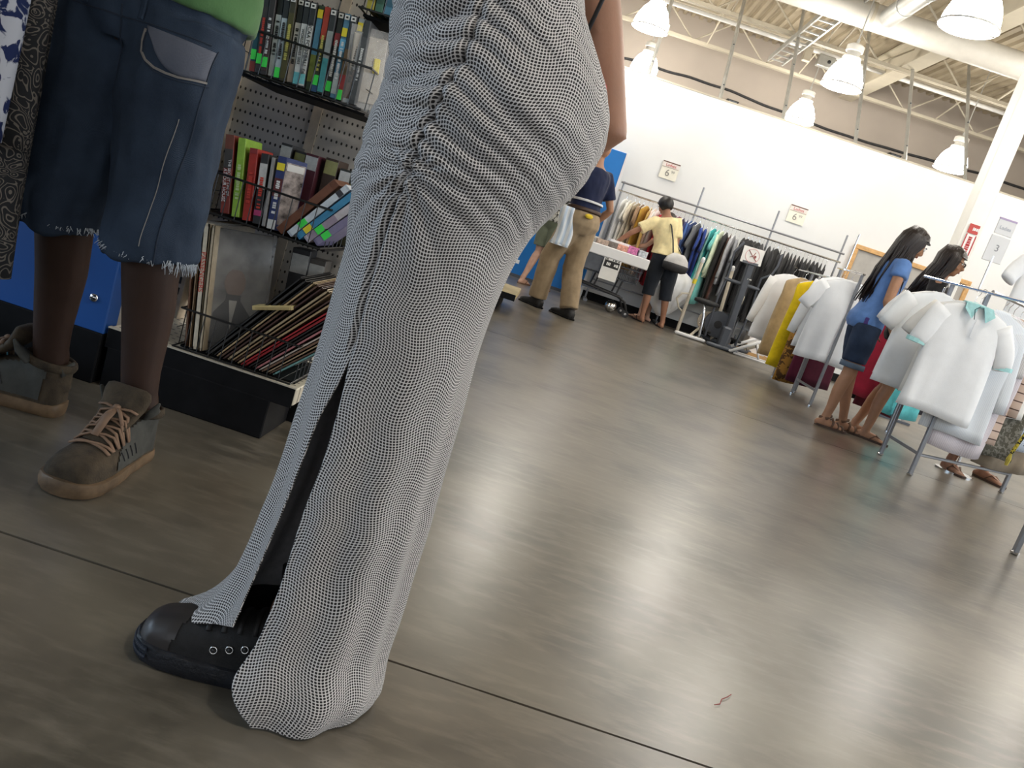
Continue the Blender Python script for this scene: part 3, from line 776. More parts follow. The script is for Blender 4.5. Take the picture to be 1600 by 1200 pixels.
# ================================================================== HANGING CLOTHES AND RACKS
def garment_parts(w, L, thick, flare, sl, seed, sl_out=.10, n=30, fold=.010, neck=.075):
    """front faces -y, rail is at z=0"""
    r_ = random.Random(seed); ph = [r_.uniform(0, 6.28) for _ in range(6)]; k1 = r_.uniform(16, 24); k2 = r_.uniform(34, 48)
    body = MB(); rings = []
    prof = [(-.075, neck * .72), (-.090, neck), (-.105, neck + (w / 2 - neck) * .35), (-.128, neck + (w / 2 - neck) * .75), (-.155, w / 2), (-.20, w / 2 * 1.0), (-.28, w / 2 * .96)]
    m = 9
    for i in range(1, m + 1):
        f = i / m; prof.append((-.28 - (L - .28 + .075) * f, w / 2 * (.96 + (flare - .96) * f)))
    for z, hw in prof:
        d = min(1, max(0, (-z - .09) / .25)); q = max(0, (-z - .2) / max(.1, L))
        ry = thick * (.22 + .78 * d)
        rg = []
        for j in range(n):
            a = 2 * PI * j / n; ca, sa = math.cos(a), math.sin(a)
            x = hw * math.copysign(abs(ca) ** .75, ca); y = ry * math.copysign(abs(sa) ** .8, sa)
            y += fold * q * (math.sin(k1 * x + ph[0]) + .6 * math.sin(k2 * x + ph[1] + z * 3)) + .006 * math.sin(7 * z + ph[2]) * d
            zz = z + (.012 * math.sin(9 * x + ph[3]) if z < -L + .05 else 0)
            rg.append(Vector((x, y, zz)))
        rings.append(rg)
    body.loft(rings)
    sleeves = []
    if sl > 0:
        for s in (-1, 1):
            mb = MB(); p0 = Vector((s * (w / 2 - .045), 0, -.165)); rg = []
            out = sl_out * r_.uniform(.8, 1.2); m2 = 6
            pts = []; rad = []
            for i in range(m2 + 1):
                f = i / m2
                pts.append(p0 + Vector((s * (out * f + .03 * math.sin(f * 2)), .008 * math.sin(f * 5 + ph[4]), -sl * f)))
                rad.append((thick * .55 * (1 - .2 * f) + .006, .072 * (1 - .18 * f) if sl < .35 else .070 * (1 - .42 * f)))
            mb.tube(pts, rad, 12, hint=(0, 1, 0)); sleeves.append(mb)
    return body, sleeves
HANG = {}
def hanger(parent, w, mt, wire=False):
    key = (round(w, 2), wire)
    if key not in HANG:
        bar = MB().tube([(-w / 2, 0, -.135), (-w * .25, 0, -.092), (0, 0, -.072), (w * .25, 0, -.092), (w / 2, 0, -.135)], .0045 if not wire else .002, 6)
        hk = MB().tube([(0, 0, -.072), (0, 0, -.038), (.014, 0, -.018), (.017, 0, .0), (.008, 0, .014), (-.006, 0, .0155), (-.015, 0, .006)], .0019, 5)
        HANG[key] = (bar.mesh('hanger'), hk.mesh('hook'))
    a, b = HANG[key]
    h = link('hanger', a.copy() if a.materials else a, mt, parent)
    link('hook', b.copy() if b.materials else b, M['chrome'], h)
    return h
HMW = mat('white_hanger', (.78, .78, .78), .4, var=0)
HMB = mat('black_hanger', (.02, .02, .02), .4, var=0)
def garment(name, label, cat, loc, rz, mt, w=.42, L=.66, thick=.035, flare=1.02, sl=.2, seed=0, group=None, hm=None, collar=None, sl_out=.10, cuff=None, buttons=None, n=30, fold=.010, tilt=0.0):
    t = thing(name, label, cat, loc, rz, group)
    if tilt: t.rotation_euler = (0, tilt, rz)
    body, sls = garment_parts(w, L, thick, flare, sl, seed, sl_out, n, fold)
    body.build('body', mt, t, True)
    for i, s in enumerate(sls):
        so = s.build('sleeve', mt, t, True)
        if cuff is not None:
            e = Vector(np.array(s.v[-12:]).mean(0)); sgn = -1 if i == 0 else 1
            MB().tube([e + Vector((0, 0, .022)), e + Vector((sgn * .002, 0, -.002))], [(thick * .52 + .006, .064), (thick * .52 + .006, .063)], 12, hint=(0, 1, 0)).build('cuff', cuff, so)
    hanger(t, w * .9, hm or HMW)
    if collar is not None:
        mb = MB()
        for s in (-1, 1):
            mb.add([(s * .015, -.030, -.085), (s * .085, -.012, -.078), (s * .098, -.034, -.118), (s * .045, -.046, -.165),
                    (s * .015, -.036, -.089), (s * .085, -.018, -.082), (s * .098, -.042, -.122), (s * .045, -.054, -.169)],
                   [(0, 1, 2, 3), (7, 6, 5, 4), (0, 4, 5, 1), (1, 5, 6, 2), (2, 6, 7, 3), (3, 7, 4, 0)])
        co = mb.build('collar', collar, t)
        MB().tube([(.088, .0, -.085), (0, .022, -.072), (-.088, .0, -.085)], (.006, .02), 8).build('collar_band', collar, co)
    if buttons:
        for k in range(5): MB().ell((0, -thick * 1.15, -.20 - k * .08), (.006, .003, .006), 8, 4).build('button', buttons, t)
    return t
# ------------------------------------------------------------------ long rail along the far wall
t = thing('wall_rail', 'long grey garment rail standing along the far white wall', 'clothes rail', (0, 11.08, 0))
MB().tube([(.52, 0, 1.60), (3.56, 0, 1.62)], .013, 8).build('top_rail', M['steel'], t)
MB().tube([(.52, .02, 1.49), (3.56, .02, 1.505)], .013, 8).build('hang_rail', M['chrome'], t)
for x, zt in ((.56, 1.62), (1.56, 1.86), (2.58, 1.88), (3.52, 1.86)):
    u = MB().tube([(x, .03, 0.03), (x, .03, zt)], .013, 8).build('upright', M['steel'], t)
    MB().box((x, 0, .02), (.05, .42, .03)).build('foot', M['steel'], u)
MB().tube([(.56, .03, .30), (3.52, .03, .30)], .010, 6).build('low_bar', M['steel'], t)
seq = [  # colour, length, name for the label, kind
 ((.80, .80, .78), .95, 'white', 'dress'), ((.74, .72, .66), .90, 'ivory', 'dress'), ((.66, .60, .48), .92, 'cream', 'dress'), ((.50, .42, .30), .90, 'beige', 'dress'),
 ((.34, .22, .13), .88, 'tan brown', 'dress'), ((.60, .36, .06), .92, 'golden', 'dress'), ((.62, .40, .12), .70, 'mustard', 'blouse'), ((.84, .70, .62), .95, 'pale pink', 'dress'), ((.82, .80, .76), .90, 'milky white', 'dress'),
 ((.62, .03, .05), 1.02, 'scarlet', 'dress'), ((.50, .02, .04), 1.05, 'crimson', 'dress'), ((.40, .02, .04), 1.0, 'dark red', 'dress'), ((.30, .03, .10), .95, 'wine', 'dress'),
 ((.20, .03, .06), 1.0, 'burgundy', 'dress'), ((.06, .03, .10), .9, 'plum', 'dress'), ((.04, .05, .16), .85, 'ink blue', 'blouse'), ((.05, .12, .34), .60, 'denim blue', 'blouse'), ((.03, .06, .18), .66, 'dark navy', 'blouse'),
 ((.16, .17, .18), .70, 'slate grey', 'blouse'), ((.03, .07, .32), .74, 'royal blue', 'blouse'), ((.02, .05, .24), .76, 'deep blue', 'blouse'), ((.35, .68, .60), 1.06, 'mint green', 'dress'),
 ((.03, .42, .42), .98, 'teal', 'dress'), ((.20, .62, .58), 1.08, 'turquoise', 'dress'), ((.72, .82, .60), .68, 'pale lime', 'blouse'), ((.03, .03, .03), .95, 'soft black', 'dress'), ((.10, .045, .035), .98, 'chocolate', 'dress'),
 ((.45, .46, .48), .72, 'silver grey', 'cardigan'), ((.28, .29, .31), .86, 'mid grey', 'cardigan')]
x = .66
for i, (c, L, nm, kd) in enumerate(seq):
    garment('hanging_' + kd, '%s %s on the rail along the far white wall' % (nm, kd), kd, (x, 11.10, 1.488), R(rng.uniform(62, 82)), fabric(c), w=.44, L=L * .93, thick=.030, flare=rng.uniform(1.0, 1.2),
            sl=rng.choice([.22, .26, .5]) if kd != 'dress' else rng.choice([0, .2]), seed=i, group='clothes on the far wall rail', n=18, fold=.012)
    x += .0575 if i < 9 else .054
x0 = x
nb = 24
for i in range(nb):
    x = x0 + .02 + i * (3.44 - x0 - .02) / (nb - 1)
    if i in (6,): continue
    L = rng.uniform(.86, 1.04)
    garment('hanging_dress', 'black garment in the packed run at the right end of the far wall rail', 'dress', (x, 11.10, 1.492), R(rng.uniform(58, 84)), fabric((.010 + .006 * (i % 3), .010 + .006 * (i % 3), .011 + .007 * (i % 3))),
            w=.45, L=L, thick=.030, flare=rng.uniform(1.0, 1.25), sl=rng.choice([0, .22, .5]), seed=100 + i, group='black clothes on the far wall rail', hm=HMB, n=18, fold=.014)
# ------------------------------------------------------------------ racks along the right of the aisle
def rack(label, x, ya, yb, za, zb, legs, name='clothes_rack', x2=None, low=True, sq=.022):
    t = thing(name, label, 'clothes rack', (x, (ya + yb) / 2, 0)); c = (ya + yb) / 2
    zz = lambda y: za + (zb - za) * (y - ya) / (yb - ya)
    def bar(xx, a, b):
        o = MB().box((0, 0, 0), (.030, (Vector((0, b, zz(b))) - Vector((0, a, zz(a)))).length, .016), None, .004).build('hang_bar', M['chrome'], t)
        o.location = (xx, (a + b) / 2 - c, (zz(a) + zz(b)) / 2); o.rotation_euler = (math.atan2(zz(b) - zz(a), b - a), 0, 0)
        return o
    bar(0, ya, yb)
    if x2: bar(x2 - x, ya + .1, yb + .45)
    xs = [0] + ([x2 - x] if x2 else [])
    for xx in xs:
        for y in legs:
            l = MB().box((xx, y - c, zz(y) / 2), (sq, sq * 1.3, zz(y) - .01), None, .003).build('leg', M['steel'], t)
            MB().lathe([(.012, 0), (.02, .004), (.02, .012), (.008, .018)], (xx, y - c, 0), 10).build('foot_cap', M['chrome'], l)
    if low:
        for xx in xs:
            for a, b in zip(legs[:-1], legs[1:]): MB().box((xx, (a + b) / 2 - c, .145), (.016, abs(b - a), .020)).build('low_bar', M['steel'], t)
        if x2:
            for y in legs: MB().box(((x2 - x) / 2, y - c, .125), (x2 - x, .02, .018)).build('cross_bar', M['steel'], t)
    return t, zz
rA, zA = rack('forked chrome rack holding the white polo shirt', 2.505, 4.45, 5.97, 1.145, 1.235, [5.05, 5.53])
rB, zB = rack('chrome rack behind the girl in the blue shirt', 2.50, 7.10, 7.78, 1.19, 1.22, [7.13, 7.70])
rC, zC_ = rack('chrome rack holding the yellow garment', 2.60, 7.85, 9.30, 1.13, 1.165, [7.95, 8.54, 8.79])
rD, zD = rack('chrome rack whose leg shows at the right edge of the photo', 2.42, 2.5, 3.74, 1.18, 1.18, [3.10, 3.70])
WHITE = fabric((.88, .89, .90)); WHITE2 = fabric((.84, .87, .90)); CREAMW = fabric((.82, .80, .76))
AQUA = fabric((.42, .74, .74)); teal_trim = mat('dark_trim', (.03, .08, .09), .8, var=0)
hz = lambda zz, y: zz(y) - .005
t = garment('polo_shirt', 'white polo shirt with pale aqua collar facing the aisle', 'shirt', (2.455, 5.00, hz(zA, 5.0)), R(6), WHITE, w=.46, L=.70, thick=.05, flare=1.1, sl=.23, seed=301, collar=AQUA, sl_out=.07, cuff=AQUA, fold=.020)
MB().tube([(-.03, -.058, -.17), (-.048, -.056, -.115), (-.02, -.05, -.09)], .0025, 5).build('collar_piping', teal_trim, t)
MB().box((0, -.054, -.22), (.028, .004, .11)).build('placket', WHITE, t)
MB().ell((0, -.004, -.086), (.078, .030, .012), 20, 6).build('neck_lining', AQUA, t, True)
t = garment('white_shirt', 'plain white short-sleeved shirt left of the polo', 'shirt', (2.42, 5.42, hz(zA, 5.4)), R(12), WHITE2, w=.45, L=.66, thick=.05, flare=1.08, sl=.21, seed=302, sl_out=.08, fold=.020)
MB().tube([(.222, -.03, -.33), (.25, -.035, -.365), (.29, -.03, -.385)], .003, 5).build('sleeve_piping', teal_trim, t)
for i, (y, mt, lb) in enumerate([(5.16, CREAMW, 'off-white top hidden between the polo and the plain white shirt'), (5.62, WHITE, 'white blouse behind the plain white shirt')]):
    garment('white_blouse', lb, 'shirt', (2.50, y, hz(zA, y)), R(-4), mt, w=.42, L=.64, thick=.04, sl=.2, seed=310 + i)
S1 = stripes('grey_stripe_cloth', [(0, (.55, .53, .52)), (.55, (.30, .28, .28)), (.7, (.62, .60, .59))], .016)
S2 = stripes('lilac_stripe_cloth', [(0, (.66, .60, .64)), (.5, (.46, .40, .46)), (.6, (.74, .70, .73))], .014)
S3 = stripes('brown_stripe_cloth', [(0, (.58, .44, .36)), (.72, (.58, .44, .36)), (.86, (.10, .06, .05))], .055, 'Z')
S4 = stripes('blue_stripe_cloth', [(0, (.72, .76, .80)), (.6, (.52, .58, .66)), (.72, (.78, .80, .83))], .012)
def blobs(name, c1, c2, sc, th=.52, rough=.85):
    m, nt, b = newmat(name); v = coord(nt)
    f = noise_n(nt, sc, 3, .5, v, .8)
    lk(nt, ramp(nt, f, [(th - .02, c1), (th + .02, c2)]), b.inputs['Base Color']); b.inputs['Roughness'].default_value = rough
    b.inputs['Specular IOR Level'].default_value = .2
    return m
dbar = lambda x: 5.06 + (x - 2.58) * .683
side = [
 (2.66, S4, .80, .44, .5, 'pale blue striped long shirt just behind the polo'),
 (2.70, S1, .60, .44, .26, 'grey striped shirt right of the polo collar'),
 (2.755, S2, .90, .42, .5, 'lilac pinstriped long shirt hanging lower than the polo'),
 (2.83, S3, .80, .42, .5, 'brown shirt with dark hoops at the right edge rack'),
 (2.885, fabric((.72, .58, .52)), .50, .42, .2, 'dusty pink blouse above the hooped shirt'),
 (2.97, CREAMW, .60, .42, .26, 'ribbed cream top at the right edge rack'),
 (3.04, blobs('olive_print', (.09, .085, .065), (.20, .19, .16), 40), .88, .42, .5, 'dark olive printed dress low at the right edge'),
 (3.17, blobs('blue_print', (.60, .68, .78), (.10, .12, .16), 60, .62), .80, .42, .2, 'pale blue dress with dark sprigs at the right edge'),
 (3.28, fabric((.30, .24, .17)), .95, .44, .5, 'taupe dress at the far right of the forked rack')]
for i, (x, mt, L, w, sl, lb) in enumerate(side):
    garment('hanging_shirt', lb, 'shirt', (x, dbar(x), 1.185), R(14 + 2 * (i % 3)), mt, w=w, L=L, thick=.028, flare=1.05, sl=sl, seed=330 + i, group='clothes on the forked rack', fold=.012, sl_out=.05)
o = MB().tube([(2.50 - 2.505, dbar(2.50) - 5.21, 1.190), (3.46 - 2.505, dbar(3.46) - 5.21, 1.190)], .011, 8).build('hang_bar', M['chrome'], rA)
l_ = MB().box((3.42 - 2.505, dbar(3.42) - 5.21, .59), (.022, .028, 1.18), None, .003).build('leg', M['steel'], rA)
MB().lathe([(.012, 0), (.02, .004), (.02, .012), (.008, .018)], (3.42 - 2.505, dbar(3.42) - 5.21, 0), 10).build('foot_cap', M['chrome'], l_)
MB().tube([(2.50 - 2.505, dbar(2.50) - 5.21 + .05, .14), (3.42 - 2.505, dbar(3.42) - 5.21, .14)], .010, 6).build('low_bar', M['steel'], rA)
sash = thing('tassel_belt', 'thin yellow and black cord hanging at the right edge', 'sash', (3.12, 5.12, .50))
MB().tube([(0, 0, .30), (-.01, 0, .1), (-.03, 0, -.05), (-.05, .01, -.18)], .012, 6).build('cord', blobs('cord', (.50, .40, .05), (.02, .02, .02), 50), sash)
MB().lathe([(.004, 0), (.016, -.05), (.010, -.09)], (-.05, .01, -.17), 8).build('tassel', fabric((.45, .36, .06)), sash)
# rack behind the girl and rack with yellow garment
for i, (x, y, zz, mt, w, L, sl, rz, lb, kd) in enumerate([
 (2.44, 7.16, zB, WHITE, .46, .72, .22, 8, 'large white shirt hanging left of the girl in blue', 'shirt'),
 (2.56, 7.34, zB, WHITE2, .46, .74, .22, 4, 'white shirt partly hidden behind the girl in blue', 'shirt'),
 (2.70, 7.46, zB, CREAMW, .44, .70, .22, 0, 'cream shirt hidden behind the girl in blue', 'shirt'),
 (2.52, 7.62, zB, WHITE, .44, .70, .5, 10, 'white long-sleeved shirt at the back of its rack', 'shirt'),
 (2.46, 8.96, zC_, WHITE, .46, .74, .5, 16, 'long white shirt at the left end of the far rack', 'shirt'),
 (2.50, 8.66, zC_, fabric((.46, .34, .20)), .42, .86, 0, 24, 'tan garment between the white shirt and the yellow one', 'dress'),
 (2.52, 8.30, zC_, fabric((.82, .60, .01)), .40, .92, 0, 20, 'bright yellow garment on the far rack', 'dress'),
 (2.60, 8.14, zC_, blobs('orange_print', (.40, .20, .04), (.10, .05, .02), 18), .40, 1.0, 0, 14, 'orange brown printed skirt peeping below the yellow garment', 'skirt'),
 (2.70, 8.02, zC_, fabric((.10, .01, .03)), .42, .96, 0, 10, 'maroon dress low on the far rack', 'dress')]):
    garment('hanging_' + kd, lb, kd, (x, y, hz(zz, y)), R(rz), mt, w=w, L=L, thick=.045, flare=1.08, sl=sl, seed=360 + i, group='clothes along the aisle racks', fold=.013)
for i, (x, y, c, L, lb, kd) in enumerate([
 (2.95, 7.35, (.30, .01, .03), .92, 'red dress hanging low behind the girl in blue', 'dress'), (3.05, 7.6, (.05, .045, .04), .96, 'black dress behind the aisle racks', 'dress'),
 (3.28, 7.25, (.12, .55, .58), .98, 'turquoise skirt showing beneath the racks', 'skirt'), (3.2, 7.5, (.16, .02, .03), 1.02, 'dark wine dress beneath the racks', 'dress'), (3.45, 7.4, (.06, .05, .06), .9, 'dark grey dress beneath the racks', 'dress')]):
    garment('hanging_' + kd, lb, kd, (x, y, 1.2), R(rng.uniform(-10, 25)), fabric(c), w=.42, L=L, thick=.045, flare=1.1, sl=0, seed=380 + i, group='dark clothes behind the aisle racks')
rE, zE = rack('chrome rack with dark clothes behind the aisle racks', 3.2, 7.05, 7.80, 1.21, 1.21, [7.12, 7.74])
rE_bar2 = MB().box((0, .0, 1.21), (.62, .02, .016)).build('cross_bar', M['chrome'], rE)
for i, (x, y, c, L) in enumerate([(2.60, 3.15, (.5, .5, .52), .7), (2.62, 2.95, (.3, .25, .2), .8), (2.6, 2.75, (.7, .7, .72), .7)]):
    garment('hanging_shirt', ('grey', 'brown', 'silver white')[i] + ' shirt on the rack past the right edge', 'shirt', (x, y, 1.17), R(8), fabric(c), w=.30, L=L, thick=.04, sl=0, seed=390 + i)
# signs on poles standing on the racks
t = thing('rack_sign', 'tall white price sign on a chrome pole above the forked rack', 'sign', (2.655, 5.50, 1.205))
MB().tube([(0, 0, 0), (0, 0, .24)], .006, 8).build('pole', M['chrome'], t)
MB().box((0, 0, .285), (.125, .008, .165), None, .002).build('card', M['white'], t)
MB().box((0, 0, .425), (.115, .008, .095), None, .002).build('header', M['white'], t)
MB().box((0, -.001, .475), (.115, .009, .012)).build('lilac_strip', mat('lilac', (.52, .42, .62), .6, var=0), t)
text('Ladies', .030, mat('pale_ink', (.42, .45, .52), .6, var=0), t, (.0, -.0055, .42), (R(90), 0, 0))
text('3', .06, mat('pale_ink2', (.30, .30, .32), .6, var=0), t, (.0, -.0055, .29), (R(90), 0, 0))
t = thing('sign_pole', 'thin chrome sign pole rising behind the girl in blue', 'pole', (2.47, 7.5, 1.20))
MB().tube([(0, 0, 0), (0, 0, .33)], .007, 8).build('rod', M['chrome'], t)
MB().lathe([(.02, 0), (.02, .012), (.008, .02)], n=10).build('clamp', M['chrome'], t)
t = thing('white_card', 'blank white card standing upright on the far rack', 'sign', (2.80, 9.0, 1.16))
MB().box((0, 0, .09), (.07, .006, .17), None, .002).build('card', M['white'], t)
MB().box((0, 0, .005), (.08, .03, .012)).build('holder', M['chrome'], t)
# ---- patterned clothes at the left edge, close to the viewer
def paisley():
    m, nt, b = newmat('paisley'); v = coord(nt)
    vo = node(nt, 'ShaderNodeTexVoronoi'); vo.inputs['Scale'].default_value = 30; vo.inputs['Randomness'].default_value = .9
    wv = coord(nt); nz = node(nt, 'ShaderNodeTexNoise'); nz.inputs['Scale'].default_value = 9; lk(nt, wv, nz.inputs['Vector'])
    ad = node(nt, 'ShaderNodeMixRGB', blend_type='ADD'); ad.inputs[0].default_value = .18; lk(nt, wv, ad.inputs[1]); lk(nt, nz.outputs[1], ad.inputs[2])
    lk(nt, ad.outputs[0], vo.inputs['Vector'])
    rings = math_n(nt, 'FRACT', math_n(nt, 'MULTIPLY', vo.outputs['Distance'], 5.0))
    ln = math_n(nt, 'LESS_THAN', math_n(nt, 'ABSOLUTE', math_n(nt, 'SUBTRACT', rings, .5)), .14)
    dv = node(nt, 'ShaderNodeTexVoronoi'); dv.inputs['Scale'].default_value = 110; dv.inputs['Randomness'].default_value = .25; lk(nt, v, dv.inputs['Vector'])
    dots = math_n(nt, 'MULTIPLY', math_n(nt, 'LESS_THAN', dv.outputs['Distance'], .28), math_n(nt, 'GREATER_THAN', noise_n(nt, 14, 2, .5, v), .52))
    f = math_n(nt, 'MAXIMUM', ln, dots)
    lk(nt, mixc(nt, f, (.010, .010, .012), (.17, .145, .12)), b.inputs['Base Color']); b.inputs['Roughness'].default_value = .8
    return m
PAIS = paisley()
FLOR = blobs('navy_floral', (.015, .025, .09), (.50, .52, .58), 34, .46)
t = thing('corner_rack', 'clothes rail at the left edge holding patterned clothes', 'clothes rail', (-1.55, 1.44, 0))
MB().tube([(-.55, 0, 1.36), (.62, 0, 1.36)], .012, 8).build('hang_bar', M['chrome'], t)
for x in (-.5, .22):
    MB().tube([(x, 0, 0.02), (x, 0, 1.36)], .012, 8).build('leg', M['steel'], t)
    MB().box((x, 0, .012), (.04, .40, .02)).build('foot', M['steel'], t)
garment('floral_blouse', 'white blouse with navy floral print at the left edge', 'blouse', (-1.072, 1.375, 1.352), R(10), FLOR, w=.25, L=.705, thick=.035, flare=1.0, sl=0, seed=401)
garment('paisley_blouse', 'black paisley blouse hanging at the left edge', 'blouse', (-1.132, 1.45, 1.352), R(6), PAIS, w=.33, L=.705, thick=.04, flare=1.12, sl=0, seed=402)
garment('paisley_skirt', 'long black paisley dress hanging below the blouse at the left edge', 'dress', (-1.135, 1.50, 1.352), R(0), PAIS, w=.30, L=.965, thick=.045, flare=1.22, sl=0, seed=403, fold=.02)
# ================================================================== PEOPLE
def ering(c, rx, ry, n=20, sq=1.0):
    return [Vector((c[0] + rx * math.copysign(abs(math.cos(2 * PI * k / n)) ** sq, math.cos(2 * PI * k / n)), c[1] + ry * math.copysign(abs(math.sin(2 * PI * k / n)) ** sq, math.sin(2 * PI * k / n)), c[2])) for k in range(n)]
class Fig:
    """a figure of height H facing local -y, feet at z=0; legs / arms are given as joint positions"""
    def __init__(s, H=1.65, hip=1.0, sh=1.0, girth=1.0, lean=0.0, yaw=0.0, nod=0.0, shift=(0, 0), tilt=0.0):
        s.tilt = R(tilt)
        s.k = H / 1.7; s.hip = hip; s.sh = sh; s.g = girth; s.lean = R(lean); s.yaw = R(yaw); s.nod = R(nod); s.shift = shift
    def bend(s, p):
        k = s.k; p = Vector(p); pz = .93 * k
        f = min(1, max(0, (p.z - .86 * k) / (.22 * k))); f = f * f * (3 - 2 * f)
        a = s.lean * f
        y, z = p.y, p.z - pz
        q = Vector((p.x, y * math.cos(a) - z * math.sin(a), pz + y * math.sin(a) + z * math.cos(a)))
        b = s.tilt * f; z = q.z - pz
        q = Vector((q.x * math.cos(b) + z * math.sin(b), q.y, pz - q.x * math.sin(b) + z * math.cos(b)))
        return q + Vector((s.shift[0], s.shift[1], 0))
    def hb(s, p):      # head points: turn and nod about the neck, then bend
        k = s.k; c = Vector((0, 0, 1.49 * k)); v = Vector(p) - c
        v = Matrix.Rotation(s.yaw, 3, 'Z') @ (Matrix.Rotation(s.nod, 3, 'X') @ v)
        return s.bend(c + v)
    TORSO = [(.79, .0, .11, .085), (.83, .005, .150, .105), (.88, .018, .168, .122), (.93, .018, .168, .122), (1.0, .006, .150, .105), (1.08, 0, .130, .090), (1.16, 0, .135, .092),
             (1.25, -.008, .150, .105), (1.32, -.006, .158, .104), (1.38, 0, .150, .088), (1.425, .004, .105, .070), (1.455, .006, .062, .058), (1.50, .0, .052, .054), (1.56, -.006, .052, .055)]
    def torso(s, mb, z0=0, z1=9, grow=0.0, extra=None):
        rings = []
        for z, cy, rx, ry in s.TORSO:
            if z < z0 - 1e-6 or z > z1 + 1e-6: continue
            fx = s.hip if z < 1.02 else (s.sh if 1.2 < z < 1.44 else 1.0)
            gx = grow if extra is None else grow + extra(z)
            rings.append([s.bend(p) for p in ering((0, cy * s.k, z * s.k), rx * fx * s.g * s.k + gx, ry * s.g * s.k + gx)])
        mb.loft(rings)
    def head(s, mb):
        k = s.k; T = s.hb
        def E(c, r):
            q = MB().ell((0, 0, 0), r, 20, 14)
            mb.add([T(Vector(c) * k + Vector(p) * k) for p in q.v], q.f)
        E((0, .012, 1.612), (.075, .094, .090)); E((0, -.028, 1.560), (.056, .062, .078)); E((0, -.055, 1.505), (.030, .030, .022))
        E((0, -.052, 1.590), (.060, .040, .045))
        for sx in (-1, 1): E((sx * .076, .015, 1.585), (.010, .020, .032)); E((sx * .034, -.062, 1.560), (.026, .024, .026))
        q = MB().tube([(0, -.082, 1.606), (0, -.100, 1.580), (0, -.108, 1.566), (0, -.092, 1.556)], [.010, .011, .014, .012], 8)
        mb.add([T(Vector(p) * k) for p in q.v], q.f)
        E((0, -.086, 1.536), (.020, .012, .007)); E((0, -.084, 1.526), (.018, .012, .007))
    LEGR = [.086, .082, .068, .056, .052, .054, .050, .038, .033]
    def leg(s, mb, hip, knee, ankle, toe=None, grow=0.0, bare_foot=True, upto=1.0, fat=1.0):
        k = s.k; h, n, a = Vector(hip), Vector(knee), Vector(ankle)
        pts = [h, h.lerp(n, .3), h.lerp(n, .65), h.lerp(n, .92), n, n.lerp(a, .18) + Vector((0, .008 * k, 0)), n.lerp(a, .40) + Vector((0, .010 * k, 0)), n.lerp(a, .75), a]
        m = max(2, round(upto * 8)) + 1
        mb.tube(pts[:m], [r * k * fat + grow for r in s.LEGR[:m]], 14, round_ends=True)
        if toe is not None and bare_foot: s.foot(mb, a, toe)
    def foot(s, mb, a, toe, grow=0.0):
        k = s.k; d = Vector((toe[0], toe[1], 0)).normalized(); a = Vector(a); z = lambda v: Vector((0, 0, v * k))
        b = Vector((a.x, a.y, a.z - .085 * k))
        mb.tube([a + z(.02), b + z(.05) - d * .005], [(.034 * k, .034 * k), (.036 * k, .034 * k)], 12, round_ends=True)
        mb.tube([b - d * .045 * k + z(.032), b + d * .02 * k + z(.038), b + d * .08 * k + z(.036), b + d * .13 * k + z(.024), b + d * .165 * k + z(.018)],
                [(.032 * k, .030 * k), (.038 * k, .034 * k), (.034 * k, .040 * k), (.022 * k, .044 * k), (.016 * k, .036 * k)], 12, hint=(0, 0, 1), round_ends=True)
        u = d.cross(Vector((0, 0, 1)))
        for i in range(5):
            o = (i - 2) * .017 * k
            mb.tube([b + d * .15 * k + u * o + z(.016), b + d * (.185 - .006 * abs(i - 1)) * k + u * o * 1.05 + z(.012)], [.0095 * k, .008 * k], 7, round_ends=True)
    def arm(s, mb, side, elbow, wrist, hand=None, grow=0.0, upto=1.0, shoulder=None, fat=1.0):
        k = s.k; sh = s.bend((side * .158 * s.sh * s.g * k, 0, 1.378 * k)) if shoulder is None else Vector(shoulder)
        e, w = Vector(elbow), Vector(wrist)
        pts = [sh, sh.lerp(e, .3), sh.lerp(e, .7), e, e.lerp(w, .25), e.lerp(w, .65), w]
        rad = [.050, .044, .040, .037, .038, .031, .024]
        m = 7 if upto >= 1 else max(2, round(upto * 6)) + 1
        mb.tube(pts[:m], [r * k * fat + grow for r in rad[:m]], 12, round_ends=True)
        if hand: s.hand(mb, w, hand[0], hand[1], hand[2], side)
        return sh
    def hand(s, mb, w, d, nrm, curl, side=1, sc=1.0):
        """d: pointing direction, nrm: direction the palm faces, curl in degrees per joint"""
        k = s.k * sc; d = Vector(d).normalized(); nrm = Vector(nrm); nrm = (nrm - d * nrm.dot(d)).normalized(); u = d.cross(nrm) * side
        w = Vector(w)
        mb.tube([w - d * .01 * k, w + d * .025 * k, w + d * .06 * k, w + d * .088 * k], [(.019 * k, .024 * k), (.016 * k, .034 * k), (.015 * k, .041 * k), (.012 * k, .040 * k)], 12, hint=nrm, round_ends=True)
        for i, (o, L) in enumerate(((-.030, .062), (-.010, .072), (.010, .067), (.030, .052))):
            p = w + d * .086 * k + u * o * k; dd = d.copy(); pts = [p - d * .012 * k, p]; a = R(curl) * (.8 + .1 * i)
            for seg in (.45, .31, .24):
                dd = (Matrix.Rotation(a, 3, d.cross(nrm)) @ dd) if True else dd
                p = p + dd * L * seg * k; pts.append(p)
            mb.tube(pts, [.0090 * k, .0088 * k, .0082 * k, .0076 * k, .0066 * k], 7, round_ends=True)
        p = w + d * .022 * k - u * .026 * k; dd = (d * .72 - u * .62 + nrm * .28).normalized(); pts = [p]
        for seg in (.034, .028, .024):
            p = p + dd * seg * k; pts.append(p); dd = (dd + d * .35 + nrm * .12).normalized()
        mb.tube(pts, [.014 * k, .0115 * k, .0098 * k, .008 * k], 8, round_ends=True)
